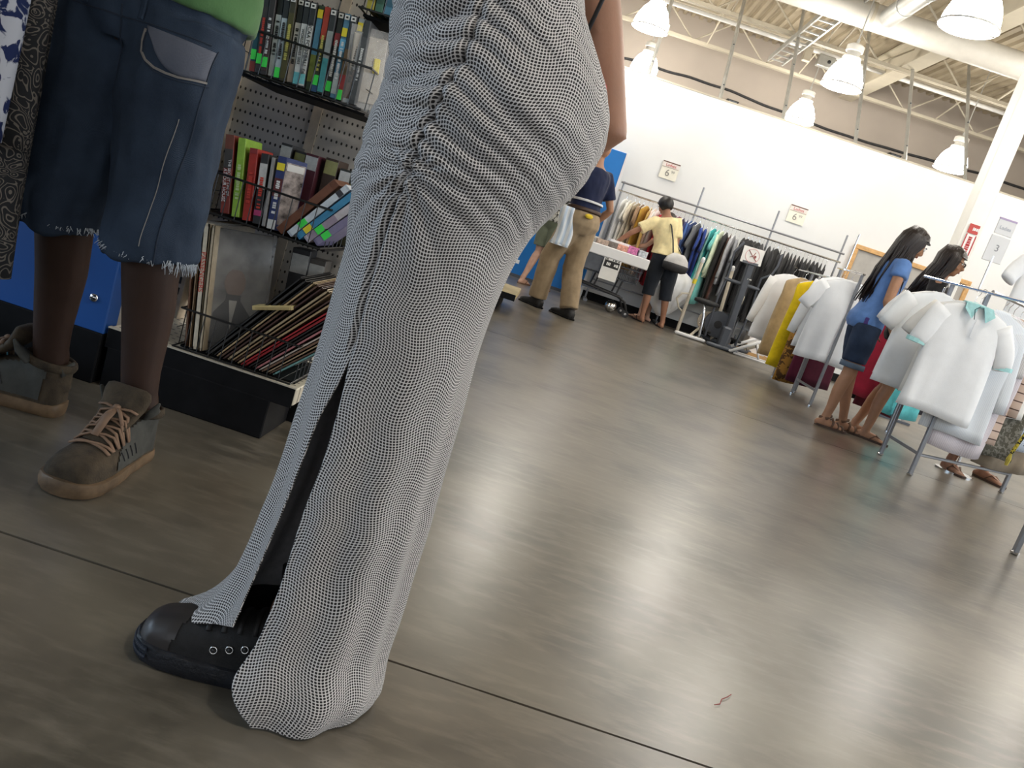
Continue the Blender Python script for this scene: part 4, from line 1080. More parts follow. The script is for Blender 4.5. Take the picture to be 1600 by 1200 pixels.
def face_parts(fig, parent, brow=True, iris=(.03, .018, .012), lips=(.38, .13, .11)):
    k = fig.k; T = fig.hb
    def E(nm, c, r, mt, par):
        q = MB().ell((0, 0, 0), r, 12, 8); mb = MB().add([T(Vector(c) * k + Vector(p) * k) for p in q.v], q.f)
        return mb.build(nm, mt, par, True)
    wm = M.setdefault('eye_white', mat('eye_white', (.75, .72, .70), .25, var=0)); im = M.setdefault('iris', mat('iris', iris, .2, var=0))
    lm = M.setdefault('lips', mat('lips', lips, .45, var=.05))
    for sx in (-1, 1):
        e = E('eye', (sx * .031, -.083, 1.598), (.013, .010, .0075), wm, parent); E('iris', (sx * .031, -.0915, 1.598), (.0058, .003, .0058), im, e)
        if brow: E('eyebrow', (sx * .032, -.090, 1.617), (.019, .006, .0035), M['hair_dark'], parent)
    E('lips', (0, -.0965, 1.531), (.021, .004, .0075), lm, parent)
def hair_cap(fig, mt, parent, grow=.012, front=-.045, low=1.55, name='hair', fringe=0.0, short=True, seed=0):
    """scalp shell built from the skull ellipsoid, open over the face, with surface locks"""
    k = fig.k; T = fig.hb; mb = MB()
    n, m = 40, 22; c = Vector((0, .012, 1.612)); r = Vector((.075 + grow, .094 + grow, .090 + grow)); rings = []
    for i in range(m + 1):
        a = PI * .5 - (PI * .5 + 1.15) * i / m; rg = []
        for j in range(n):
            th = 2 * PI * j / n; p = Vector((r.x * math.cos(a) * math.cos(th), r.y * math.cos(a) * math.sin(th), r.z * math.sin(a)))
            fr = -p.y / r.y        # 1 at the face
            lim = low - c.z if fr < .15 else (low - c.z) + (fringe + .045 - (low - c.z)) * min(1, (fr - .15) / .35)
            if p.z < lim: p = Vector((p.x, p.y, lim)) * 1.0
            wv = 1 + .03 * mnoise.noise((p.x * 45 + seed, p.y * 45, p.z * 9))
            rg.append(T((c + p * wv) * k))
        rings.append(rg)
    mb.loft(rings)
    return mb.build(name, mt, parent, True)
def locks(fig, mt, parent, ends, n=90, seed=1, name='hair_lock', r=.006, back=.07):
    """long strands from the crown over the skull to the given end points (local)"""
    k = fig.k; rr = random.Random(seed); mb = MB(); c = Vector((0, .012, 1.612))
    for i in range(n):
        th = rr.uniform(-.22 * PI, 1.22 * PI)      # sides and back
        top = c + Vector((rr.uniform(-.012, .012), -.02 + rr.uniform(-.02, .03), .098))
        p1 = c + Vector((.066 * math.cos(th), .083 * math.sin(th), .075)); p2 = c + Vector((.090 * math.cos(th), .108 * math.sin(th), -.005)); p3 = c + Vector((.086 * math.cos(th), .100 * math.sin(th), -.085))
        f = (th + .22 * PI) / (1.44 * PI); e0, e1 = Vector(ends[0]), Vector(ends[1])
        e = e0.lerp(e1, f) + Vector((rr.gauss(0, .02), rr.gauss(0, .018), rr.uniform(-.05, .03) - .10 * math.sin(PI * f))) + Vector((0, back * math.sin(PI * f), 0))
        q3 = fig.hb(p3 * k); mid = q3.lerp(e, .5) + Vector((rr.gauss(0, .01), rr.gauss(0, .01), 0))
        pts = [fig.hb(top * k), fig.hb(p1 * k), fig.hb(p2 * k), q3, mid, e]
        rad = [r * .6, r, r * 1.2, r * 1.3, r * 1.2, r * .35]
        mb.tube(pts, rad, 5)
    return mb.build(name, mt, parent, True)
def tee(fig, mt, parent, sleeves, z0=.93, grow=.012, flare=.0, voxel=.011, name='shirt', wr=.006, z1=1.43, seed=0, neck=True, sl_up=.36, sl_grow=.012, shoulders=(None, None), smooth=5):
    mb = MB(); fig.torso(mb, z0, z1, grow, lambda z: flare * max(0, (1.15 - z)) / .3)
    for side, e, w, sh in sleeves:
        k = fig.k; s0 = fig.bend((side * .150 * fig.sh * fig.g * k, 0, 1.378 * k)) if sh is None else Vector(sh)
        e = Vector(e)
        mb.tube([fig.bend((side * .08 * k, 0, 1.37 * k)), s0, s0.lerp(e, sl_up * .5), s0.lerp(e, sl_up)], [.045 * k + grow, .052 * k + sl_grow, .052 * k + sl_grow, .052 * k + sl_grow * 1.2], 14)
        if sl_up > .9:
            w = Vector(w); mb.tube([s0.lerp(e, .9), e, e.lerp(w, .5), e.lerp(w, .92)], [.046 * k + sl_grow, .044 * k + sl_grow, .038 * k + sl_grow, .032 * k + sl_grow], 14)
    me = remesh(mb, name, voxel, smooth)
    wrinkle(me, wr, 13, 1, 1, .55, seed)
    return link(name, me, mt, parent, True)
def trousers(fig, mt, parent, legs, upto=.9, grow=.014, zt=1.0, voxel=.011, name='trousers', wr=.005, seed=0, wide=1.0, radii=None, smooth=4, ext=.96):
    mb = MB(); fig.torso(mb, .79, zt, grow)
    for hip, knee, ankle in legs:
        h, n, a = Vector(hip), Vector(knee), Vector(ankle); k = fig.k
        full = [h + Vector((0, 0, .03 * k)), h.lerp(n, .3), h.lerp(n, .65), n, n.lerp(a, .4), n.lerp(a, ext)]
        rd = radii or [.092, .090, .080, .070 * wide, .066 * wide, .062 * wide]
        L = (n - h).length + (a - n).length; stop = upto * L; pts = [full[0]]; rr = [rd[0] * k + grow]; acc = 0
        for i in range(1, 6):
            sg = (full[i] - full[i - 1]).length
            if acc + sg > stop:
                f = max(.05, (stop - acc) / sg); pts.append(full[i - 1].lerp(full[i], f)); rr.append((rd[i - 1] + (rd[i] - rd[i - 1]) * f) * k + grow); break
            pts.append(full[i]); rr.append(rd[i] * k + grow); acc += sg
        mb.tube(pts, rr, 16)
    me = remesh(mb, name, voxel, smooth); wrinkle(me, wr, 12, 1, 1, .7, seed)
    return link(name, me, mt, parent, True)
def sandal(fig, parent, ankle, toe, sole, strap, k=1.0, thong=False):
    k = fig.k; d = Vector((toe[0], toe[1], 0)).normalized(); u = d.cross(Vector((0, 0, 1))); a = Vector(ankle); b = Vector((a.x, a.y, 0))
    rg = []
    for z in (.0, .016):
        ring = []
        for t, wv in ((-.06, .018), (-.055, .028), (-.02, .034), (.05, .036), (.11, .045), (.17, .044), (.195, .030), (.205, .012)):
            ring.append(b + d * t * k + u * wv * k + Vector((0, 0, z)))
        for t, wv in reversed(((-.06, .018), (-.055, .028), (-.02, .034), (.05, .034), (.11, .042), (.17, .042), (.195, .030), (.205, .012))):
            ring.append(b + d * t * k - u * wv * k + Vector((0, 0, z)))
        rg.append(ring)
    s = MB().loft(rg).build('sandal', sole, parent)
    st = MB(); z = lambda h: Vector((0, 0, h * k))
    if thong:
        c = b + d * .15 * k + z(.03)
        for sg in (-1, 1): st.tube([b + d * .05 * k + u * sg * .038 * k + z(.02), b + d * .09 * k + u * sg * .030 * k + z(.06), c], [(.004, .009)] * 3, 6, hint=(0, 0, 1))
    else:
        for t, h in ((.06, .085), (.11, .065), (.15, .050)):
            st.tube([b + d * t * k + u * .042 * k + z(.016), b + d * (t + .005) * k + u * .034 * k + z(h * .72), b + d * t * k + z(h), b + d * (t - .005) * k - u * .034 * k + z(h * .72), b + d * t * k - u * .042 * k + z(.016)], [(.004, .010)] * 5, 6, hint=(0, 0, 1))
        st.tube([b - d * .05 * k + z(.07), b + d * .0 * k + u * .040 * k + z(.075), b + d * .05 * k + z(.10), b - u * .040 * k + z(.075)], [(.010, .003)] * 4, 6, closed=True)
    st.build('strap', strap, s, True)
    return s
# ------------------------------------------------------------------ shoppers in the background
def person(label, loc, rz, group=None):
    return thing('person', label, 'person', loc, rz, group)
def finish(fig, t, mb, sk, voxel=.0085, smooth=3):
    me = remesh(mb, 'body', voxel, smooth); return link('body', me, sk, t, True)
BLUE_T = fabric((.13, .26, .58)); NAVY = fabric((.012, .018, .055)); KHAKI = fabric((.36, .27, .17)); YELT = fabric((.80, .68, .38))
SOLE = mat('brown_sole', (.08, .045, .03), .7, var=.2); STRAP = mat('brown_strap', (.16, .085, .05), .6, var=.2); BSOLE = mat('dark_sole', (.02, .016, .014), .6, var=.1)
# girl in the blue shirt, side-on, leaning to the rack
t = person('girl in blue T-shirt and denim shorts with long dark hair', (2.36, 6.12, 0), R(88))
f = Fig(1.55, hip=.98, sh=.92, girth=.90, lean=6, nod=20, yaw=-4, shift=(0, .055))
k = f.k
hR, kR, aR = (-.080, .06, .84 * k), (-.085, .065, .46 * k), (-.085, .10, .082 * k)
hL, kL, aL = (.080, .06, .84 * k), (.085, -.005, .45 * k), (.060, -.075, .082 * k)
mb = MB(); f.torso(mb); f.head(mb)
f.leg(mb, hR, kR, aR, (0.1, -1), fat=1.0); f.leg(mb, hL, kL, aL, (-.1, -1), fat=1.0)
eR, wR = (-.205, .045, .985), (-.215, -.085, .765)
eL, wL = (.205, .02, .98), (.19, -.06, .77)
f.arm(mb, -1, eR, wR, ((0.05, -.35, -1), (.9, .25, 0), 22)); f.arm(mb, 1, eL, wL, ((0, -.3, -1), (-1, 0, 0), 20))
finish(f, t, mb, M['skin_tan'], .0075)
face_parts(f, t)
tee(f, BLUE_T, t, [(-1, eR, wR, None), (1, eL, wL, None)], z0=.83, grow=.020, flare=.010, sl_up=.34, sl_grow=.016, seed=3, name='t_shirt')
so = trousers(f, M['denim_dark'], t, [(hR, kR, aR), (hL, kL, aL)], upto=.40, grow=.012, zt=.93, name='denim_shorts', seed=5)
for (h, n_) in ((hR, kR), (hL, kL)):
    p = Vector(h).lerp(Vector(n_), .80); MB().tube([p + Vector((0, 0, .02)), p - Vector((0, 0, .018))], .083 * k + .012, 16).build('rolled_cuff', denim('cuff_denim', (.10, .14, .20), (.16, .21, .28)), so, True)
MB().box((-.145, .11, .82), (.022, .03, .05), None, .004).build('pocket_flap', fabric((.08, .05, .22)), so)
hair_cap(f, M['hair_dark'], t, .016, low=1.50, fringe=.0, seed=2)
locks(f, M['hair_dark'], t, ((.085, .04, 1.07), (-.11, -.01, 1.08)), n=130, seed=4, back=.15, r=.007)
for a, tt in ((aR, (.1, -1)), (aL, (-.1, -1))): sandal(f, t, a, tt, SOLE, STRAP)
# girl with glasses and a black top
t = person('girl in glasses and black top behind the chrome rack', (2.66, 6.22, 0), R(70))
f = Fig(1.52, hip=.95, sh=.93, girth=.9, lean=9, nod=2, yaw=-8, shift=(0, .02)); k = f.k
hR, kR, aR = (-.08, .02, .84 * k), (-.085, -.01, .46 * k), (-.10, .02, .082 * k)
hL, kL, aL = (.08, .02, .84 * k), (.09, .0, .46 * k), (.10, .10, .082 * k)
mb = MB(); f.torso(mb); f.head(mb); f.leg(mb, hR, kR, aR, (0, -1)); f.leg(mb, hL, kL, aL, (.1, -1))
eR, wR = (-.22, -.04, 1.0), (-.17, -.24, .98); eL, wL = (.22, -.02, 1.0), (.17, -.24, .96)
f.arm(mb, -1, eR, wR, ((.2, -1, 0), (0, 0, -1), 22)); f.arm(mb, 1, eL, wL, ((-.2, -1, 0), (0, 0, -1), 22))
finish(f, t, mb, M['skin_tan'], .0075); face_parts(f, t)
tee(f, fabric((.012, .012, .014)), t, [(-1, eR, wR, None), (1, eL, wL, None)], z0=.83, grow=.016, flare=.02, sl_up=1.0, seed=8, name='black_top')
so = trousers(f, NAVY, t, [(hR, kR, aR), (hL, kL, aL)], upto=.40, grow=.014, zt=.93, name='navy_shorts', seed=6)
LIME = fabric((.62, .80, .25))
for h, n_, sx in ((hR, kR, -1), (hL, kL, 1)):
    p = Vector(h).lerp(Vector(n_), .82); MB().tube([p + Vector((0, 0, .016)), p - Vector((0, 0, .016))], .084 * k + .014, 16).build('lime_hem', LIME, so, True)
hair_cap(f, M['hair_dark'], t, .016, low=1.50, fringe=-.012, seed=6)
locks(f, M['hair_dark'], t, ((.09, .02, 1.16), (-.10, .0, 1.16)), n=110, seed=9, back=.12, r=.007)
gl = MB()
for sx in (-1, 1):
    cx = [f.hb(Vector((sx * .034 + .024 * math.cos(a), -.104, 1.597 + .017 * math.sin(a))) * k) for a in [2 * PI * i / 14 for i in range(14)]]
    gl.tube(cx, .0022, 5, closed=True)
    gl.tube([f.hb(Vector((sx * .058, -.102, 1.602)) * k), f.hb(Vector((sx * .086, -.04, 1.602)) * k), f.hb(Vector((sx * .086, .02, 1.596)) * k)], .002, 5)
gl.tube([f.hb(Vector((-.012, -.105, 1.600)) * k), f.hb(Vector((.012, -.105, 1.600)) * k)], .002, 5)
gl.build('glasses', mat('glasses', (.02, .015, .015), .3, var=0), t)
for a, tt in ((aR, (0, -1)), (aL, (.1, -1))): sandal(f, t, a, tt, SOLE, STRAP, thong=True)
# woman hidden by the shirts, only legs and flip-flops show
t = person('woman in flip-flops mostly hidden behind the forked rack', (3.34, 5.98, 0), R(20))
f = Fig(1.62, lean=6, nod=15); k = f.k
hR, kR, aR = (-.085, 0, .84 * k), (-.12, -.01, .46 * k), (-.19, .0, .082 * k); hL, kL, aL = (.085, 0, .84 * k), (.12, -.01, .46 * k), (.17, .02, .082 * k)
mb = MB(); f.torso(mb); f.head(mb); f.leg(mb, hR, kR, aR, (-.2, -1)); f.leg(mb, hL, kL, aL, (.2, -1))
eR, wR = (-.25, -.02, 1.06), (-.22, -.20, 1.22); eL, wL = (.22, -.04, 1.05), (.18, -.25, 1.1)
f.arm(mb, -1, eR, wR, ((0, -.5, 1), (0, -1, 0), 25)); f.arm(mb, 1, eL, wL, ((0, -1, .2), (0, 0, -1), 25))
finish(f, t, mb, M['skin_mid'], .0085); face_parts(f, t)
tee(f, fabric((.30, .28, .27)), t, [(-1, eR, wR, None), (1, eL, wL, None)], z0=.88, grow=.015, flare=.02, seed=10, name='grey_top')
trousers(f, fabric((.10, .09, .08)), t, [(hR, kR, aR), (hL, kL, aL)], upto=.5, grow=.02, name='long_shorts', seed=11)
hair_cap(f, M['hair_black'], t, .014, low=1.53, seed=7)
for a, tt in ((aR, (-.2, -1)), (aL, (.2, -1))): sandal(f, t, a, tt, SOLE, STRAP, thong=True)
# shopper in the pale yellow shirt, seen from behind, reaching into the cart
t = person('shopper in pale yellow shirt with short black hair seen from behind', (1.42, 10.58, 0), R(-166))
f = Fig(1.60, hip=1.0, sh=1.04, girth=1.02, lean=12, nod=12, yaw=22, shift=(.10, .0), tilt=16); k = f.k
hR, kR, aR = (-.01, 0, .84 * k), (-.07, .0, .46 * k), (-.15, .02, .082 * k); hL, kL, aL = (.17, 0, .84 * k), (.16, -.01, .46 * k), (.14, .03, .082 * k)
mb = MB(); f.torso(mb); f.head(mb); f.leg(mb, hR, kR, aR, (-.15, -1)); f.leg(mb, hL, kL, aL, (.2, -1))
eL, wL = (.60, -.10, 1.01), (.70, -.20, .86); eR, wR = (.02, .02, 1.00), (-.02, -.16, .88)
f.arm(mb, 1, eL, wL, ((.4, -.6, -.5), (0, 0, -1), 20)); f.arm(mb, -1, eR, wR, ((.1, -1, -.2), (1, 0, 0), 25))
finish(f, t, mb, M['skin_mid'], .0085); face_parts(f, t)
tee(f, YELT, t, [(-1, eR, wR, None), (1, eL, wL, None)], z0=.93, grow=.024, flare=.03, sl_up=.62, sl_grow=.024, seed=12, name='yellow_shirt')
trousers(f, fabric((.014, .018, .026)), t, [(hR, kR, aR), (hL, kL, aL)], upto=.66, grow=.018, zt=1.0, name='cropped_jeans', seed=13, wide=.98)
hair_cap(f, M['hair_black'], t, .022, low=1.53, fringe=.0, seed=9)
for a, tt in ((aR, (-.15, -1)), (aL, (.2, -1))): sandal(f, t, a, tt, BSOLE, BSOLE, thong=True)
# handbag on the shoulder
b = thing('handbag', 'silver and black handbag hanging behind the yellow shirt', 'bag', (1.45, 10.38, .72), R(12))
mb = MB(); rings = []
for z, w, d in ((0, .10, .05), (.02, .15, .075), (.09, .165, .08), (.16, .14, .065), (.21, .09, .03), (.225, .07, .015)): rings.append(ering((0, 0, z), w, d, 20, .8))
mb.loft(rings); mb.build('pouch', mat('bag_silver', (.55, .54, .53), .45, var=.15), b, True)
mb = MB().loft([ering((0, 0, -.003), .10, .052, 20, .8), ering((0, 0, .018), .154, .079, 20, .8), ering((0, 0, .085), .169, .084, 20, .8), ering((0, 0, .10), .160, .078, 20, .8)])
mb.build('base', M['rubber'], b, True)
MB().tube([(-.075, 0, .20), (-.11, .08, .36), (-.17, .14, .52), (-.20, .22, .58), (-.16, .28, .50), (-.02, .20, .34), (.06, .02, .205)], (.006, .012), 6).build('strap', M['rubber'], b, True)
pb = thing('plastic_sack', 'large white plastic sack hanging behind the cropped jeans', 'bag', (1.56, 10.78, .13), R(5))
prof_ = [(0.0, -.02, .05), (.06, -.03, .12), (.14, -.04, .19), (.24, -.03, .23), (.34, .0, .25), (.44, .03, .24), (.52, .07, .20), (.58, .06, .12), (.64, .03, .05), (.68, .02, .03)]
mb = MB(); rings = []
for z, c_, w in prof_:
    rg = []
    for j in range(28):
        a = 2 * PI * j / 28; q = 1 + .28 * mnoise.noise((math.cos(a) * 2.2 + 5, math.sin(a) * 2.2, z * 7)) + .10 * mnoise.noise((math.cos(a) * 7, math.sin(a) * 7, z * 20))
        rg.append(Vector((c_ + w * q * math.cos(a), min(.16, w * .42) * q * math.sin(a), z)))
    rings.append(rg)
mb.loft(rings); mb.build('film', mat('white_film', (.82, .84, .86), .35, var=.03, bmp=.6, bs=14), pb, True)
MB().tube([(.02, 0, .66), (.0, .01, .74), (.03, .02, .80), (.06, .01, .74), (.04, 0, .66)], .006, 6).build('handle', M['white'], pb)
# companion hidden behind the yellow shirt
t = person('pale-legged shopper in pink hidden behind the yellow shirt', (1.34, 10.90, 0), R(-112))
f = Fig(1.42, lean=8, nod=14, shift=(0, .0)); k = f.k
hR, kR, aR = (-.08, 0, .84 * k), (-.085, 0, .46 * k), (-.06, .05, .082 * k); hL, kL, aL = (.08, 0, .84 * k), (.085, -.02, .46 * k), (.07, -.02, .082 * k)
mb = MB(); f.torso(mb); f.head(mb); f.leg(mb, hR, kR, aR, (0, -1)); f.leg(mb, hL, kL, aL, (0, -1))
eL, wL = (.18, -.22, .92), (.14, -.44, .84); eR, wR = (-.18, -.18, .92), (-.10, -.38, .85)
f.arm(mb, 1, eL, wL, ((0, -1, -.2), (0, 0, -1), 15)); f.arm(mb, -1, eR, wR, ((0, -1, -.2), (0, 0, -1), 15))
finish(f, t, mb, M['skin_light'], .009); face_parts(f, t)
tee(f, fabric((.72, .30, .32)), t, [(-1, eR, wR, None), (1, eL, wL, None)], z0=.90, grow=.014, seed=14, name='pink_top')
trousers(f, fabric((.70, .70, .72)), t, [(hR, kR, aR), (hL, kL, aL)], upto=.45, grow=.02, name='pale_shorts', seed=15)
hair_cap(f, M['hair_dark'], t, .014, low=1.53, seed=12)
for a, tt in ((aR, (0, -1)), (aL, (0, -1))): sandal(f, t, a, tt, SOLE, STRAP, thong=True)
# man in navy shirt and khaki trousers walking past
t = person('man in navy polo and khaki trousers striding past', (.13, 7.86, 0), R(-138))
f = Fig(1.66, hip=.98, sh=1.1, girth=1.05, lean=4, shift=(0, 0)); k = f.k
hR, kR, aR = (-.085, 0, .86 * k), (-.075, .02, .47 * k), (-.06, .16, .10 * k); hL, kL, aL = (.085, 0, .86 * k), (.10, -.14, .50 * k), (.09, -.14, .10 * k)
mb = MB(); f.torso(mb); f.head(mb); f.leg(mb, hR, kR, aR, (0, -1)); f.leg(mb, hL, kL, aL, (0, -1))
eL, wL = (.27, -.02, 1.08), (.24, -.22, .95); eR, wR = (-.27, .05, 1.07), (-.24, -.10, .88)
f.arm(mb, 1, eL, wL, ((0, -1, 0), (-1, 0, 0), 35)); f.arm(mb, -1, eR, wR, ((0, -.4, -1), (1, 0, 0), 25))
finish(f, t, mb, M['skin_tan'], .0085); face_parts(f, t)
tee(f, NAVY, t, [(-1, eR, wR, None), (1, eL, wL, None)], z0=.97, grow=.022, flare=.012, sl_up=.7, sl_grow=.016, seed=16, name='navy_shirt')
tr = trousers(f, KHAKI, t, [(hR, kR, aR), (hL, kL, aL)], upto=1.05, grow=.020, zt=1.02, name='khaki_trousers', seed=17, wide=1.15, ext=1.12)
MB().tube([f.bend(p) for p in ering((0, .004, 1.02 * k), .178, .135, 24)], (.018, .005), 6, hint=(0, 0, 1), closed=True).build('belt', mat('brown_belt', (.06, .03, .018), .5, var=.1), t, True)
MB().tube([f.bend(p) for p in ering((0, .004, 1.10 * k), .172, .132, 24)], (.011, .004), 6, hint=(0, 0, 1), closed=True).build('white_sash', fabric((.75, .76, .78)), t, True)
MB().ell((.07, .160, .95), (.05, .020, .024), 12, 6).build('yellow_patch', fabric((.80, .58, .04)), tr, True)
for a in (aR, aL):
    sh = MB(); b0 = Vector((a[0], a[1], 0)); rg = []
    for yy, w, h in ((.08, .030, .07), (.05, .040, .10), (-.02, .042, .10), (-.08, .044, .07), (-.15, .048, .055), (-.20, .036, .04), (-.215, .015, .03)):
        rg.append([b0 + Vector((w * math.copysign(abs(math.cos(q)) ** .6, math.cos(q)), yy, h / 2 + h / 2 * math.copysign(abs(math.sin(q)) ** .6, math.sin(q)) + .004)) for q in [2 * PI * i / 14 for i in range(14)]])
    sh.loft(rg); so = sh.build('black_shoe', M['rubber'], t, True)
    MB().box((a[0], a[1] - .065, .008), (.098, .29, .016), None, .006).build('sole', M['black'], so)
tw = thing('pale_towel', 'pale blue and white cloth carried by the man in khaki', 'cloth', (.0, 7.70, .62), R(18))
rings = []
for i in range(12):
    f_ = i / 11; z = f_ * .36; rings.append([Vector((.085 * (1.1 - .35 * f_) * math.cos(a) + .02 * math.sin(z * 14), (.035 + .012 * math.sin(5 * a)) * math.sin(a), z)) for a in [2 * PI * j / 26 for j in range(26)]])
MB().loft(rings).build('drape', stripes('towel_cloth', [(0, (.55, .66, .80)), (.5, (.78, .82, .86))], .05), tw, True)
MB().box((0, 0, .005), (.17, .06, .012), None, .004).build('hem', fabric((.70, .76, .84)), tw)
# shopper far behind him
t = person('bare-legged shopper in olive shorts beside the blue panel', (-.13, 10.32, 0), R(150))
f = Fig(1.60, lean=10); k = f.k
hR, kR, aR = (-.08, 0, .84 * k), (-.085, 0, .46 * k), (-.09, -.05, .082 * k); hL, kL, aL = (.08, 0, .84 * k), (.085, 0, .46 * k), (.09, .16, .082 * k)
mb = MB(); f.torso(mb); f.head(mb); f.leg(mb, hR, kR, aR, (0, -1)); f.leg(mb, hL, kL, aL, (0, -1))
eL, wL = (.22, -.05, 1.02), (.2, -.25, .95); eR, wR = (-.22, -.05, 1.02), (-.2, -.25, .95)
f.arm(mb, 1, eL, wL, ((0, -1, 0), (0, 0, -1), 25)); f.arm(mb, -1, eR, wR, ((0, -1, 0), (0, 0, -1), 25))
finish(f, t, mb, M['skin_light'], .009); face_parts(f, t)
tee(f, blobs('camo_cloth', (.45, .44, .40), (.04, .04, .035), 24, .56), t, [(-1, eR, wR, None), (1, eL, wL, None)], z0=.88, grow=.02, flare=.02, seed=20, name='patterned_top')
trousers(f, fabric((.17, .19, .13)), t, [(hR, kR, aR), (hL, kL, aL)], upto=.42, grow=.024, name='olive_shorts', seed=21)
hair_cap(f, M['hair_dark'], t, .014, low=1.53, seed=15)
for a, tt in ((aR, (0, -1)), (aL, (0, -1))): sandal(f, t, a, tt, STRAP, STRAP, thong=True)
# ================================================================== FOREGROUND: WOMAN IN THE LONG DRESS, MAN IN DENIM SHORTS
def interp(tab):
    zs = np.array([a for a, b in tab]); xs = np.array([b for a, b in tab])
    return lambda z: np.interp(z, zs, xs)
def sneaker(parent, loc, d, up_m, sole_m, Lg=.275, collar=.13, wide=1.0, name='sneaker', voxel=.0055, sole_t=.030, low=0.0):
    """d = pointing direction in the parent's space; returns the upper, the sole and a mapper from shoe space (x across, y along to the toe, z) to parent space"""
    d = Vector((d[0], d[1], 0)).normalized(); u = d.cross(Vector((0, 0, 1))); b = Vector((loc[0], loc[1], 0))
    P = lambda x, y, z: b + u * x + d * y + Vector((0, 0, z))
    prof = [(-.27, .020, .080), (-.25, .030, .105), (-.20, .037, .118), (-.05, .037, .116), (.08, .040, .108), (.20, .042, .096), (.32, .045, .083), (.44, .047, .074), (.57, .047, .068), (.67, .042, .060), (.72, .028, .050)]
    mb = MB(); rings = []
    for t, w, h in prof:
        w *= wide; rg = []
        for i in range(18):
            a = 2 * PI * i / 18; ca, sa = math.cos(a), math.sin(a)
            x = w * math.copysign(abs(ca) ** .7, ca)
            z = .026 + (h - .026 - low) * sa ** .75 if sa > 0 else .026 - .014 * abs(sa) ** .4
            rg.append(P(x, t * Lg, z))
        rings.append(rg)
    mb.loft(rings)
    a0 = P(0, -.12 * Lg, .06); a1 = P(0, -.12 * Lg, collar)
    mb.tube([a0, a0.lerp(a1, .5), a1], [(.048 * wide, .037 * wide), (.045 * wide, .036 * wide), (.046 * wide, .038 * wide)], 18, hint=d)
    me = remesh(mb, name, voxel, 4); o = link(name, me, up_m, parent, True)
    out = [(-.285, .012), (-.27, .026), (-.22, .036), (-.05, .038), (.10, .041), (.27, .047), (.42, .051), (.57, .052), (.67, .045), (.73, .030), (.755, .012)]
    rg = []
    for z, e in ((.0, -.003), (.003, .0), (sole_t * .5, .0025), (sole_t - .002, .001), (sole_t, -.003)):
        rg.append([P((w + e) * wide, t * Lg, z + .010 * max(0, (t - .5))) for t, w in out] + [P(-(w + e) * wide, t * Lg, z + .010 * max(0, (t - .5))) for t, w in reversed(out)])
    so = MB().loft(rg).build('sole', sole_m, o, 'auto')
    bvh = BVHTree.FromPolygons([vv.co.copy() for vv in me.vertices], [tuple(p.vertices) for p in me.polygons])
    def top(x, y, off=.002):        # point on the upper's skin straight below (x, y)
        h, n_, i_, d_ = bvh.ray_cast(P(x, y, .4), Vector((0, 0, -1)))
        if h is None: h, n_, i_, d_ = bvh.find_nearest(P(x, y, .08))
        return h + n_ * off
    def skin_at(p, off=.001):
        h, n_, i_, d_ = bvh.find_nearest(p); return h + n_ * off, n_
    def shell(pred, off=.0012):     # copy of the faces chosen by pred(shoe-space centre), lifted off the skin
        keep = [p for p in me.polygons if pred((p.center - b).dot(u), (p.center - b).dot(d), p.center.z)]
        m2 = MB(); ix = {}
        for p in keep:
            f = []
            for vi in p.vertices:
                if vi not in ix:
                    vv = me.vertices[vi]; ix[vi] = len(m2.v); m2.v.append(tuple(vv.co + vv.normal * off))
                f.append(ix[vi])
            m2.f.append(tuple(f))
        return m2
    return o, so, P, top, skin_at, shell
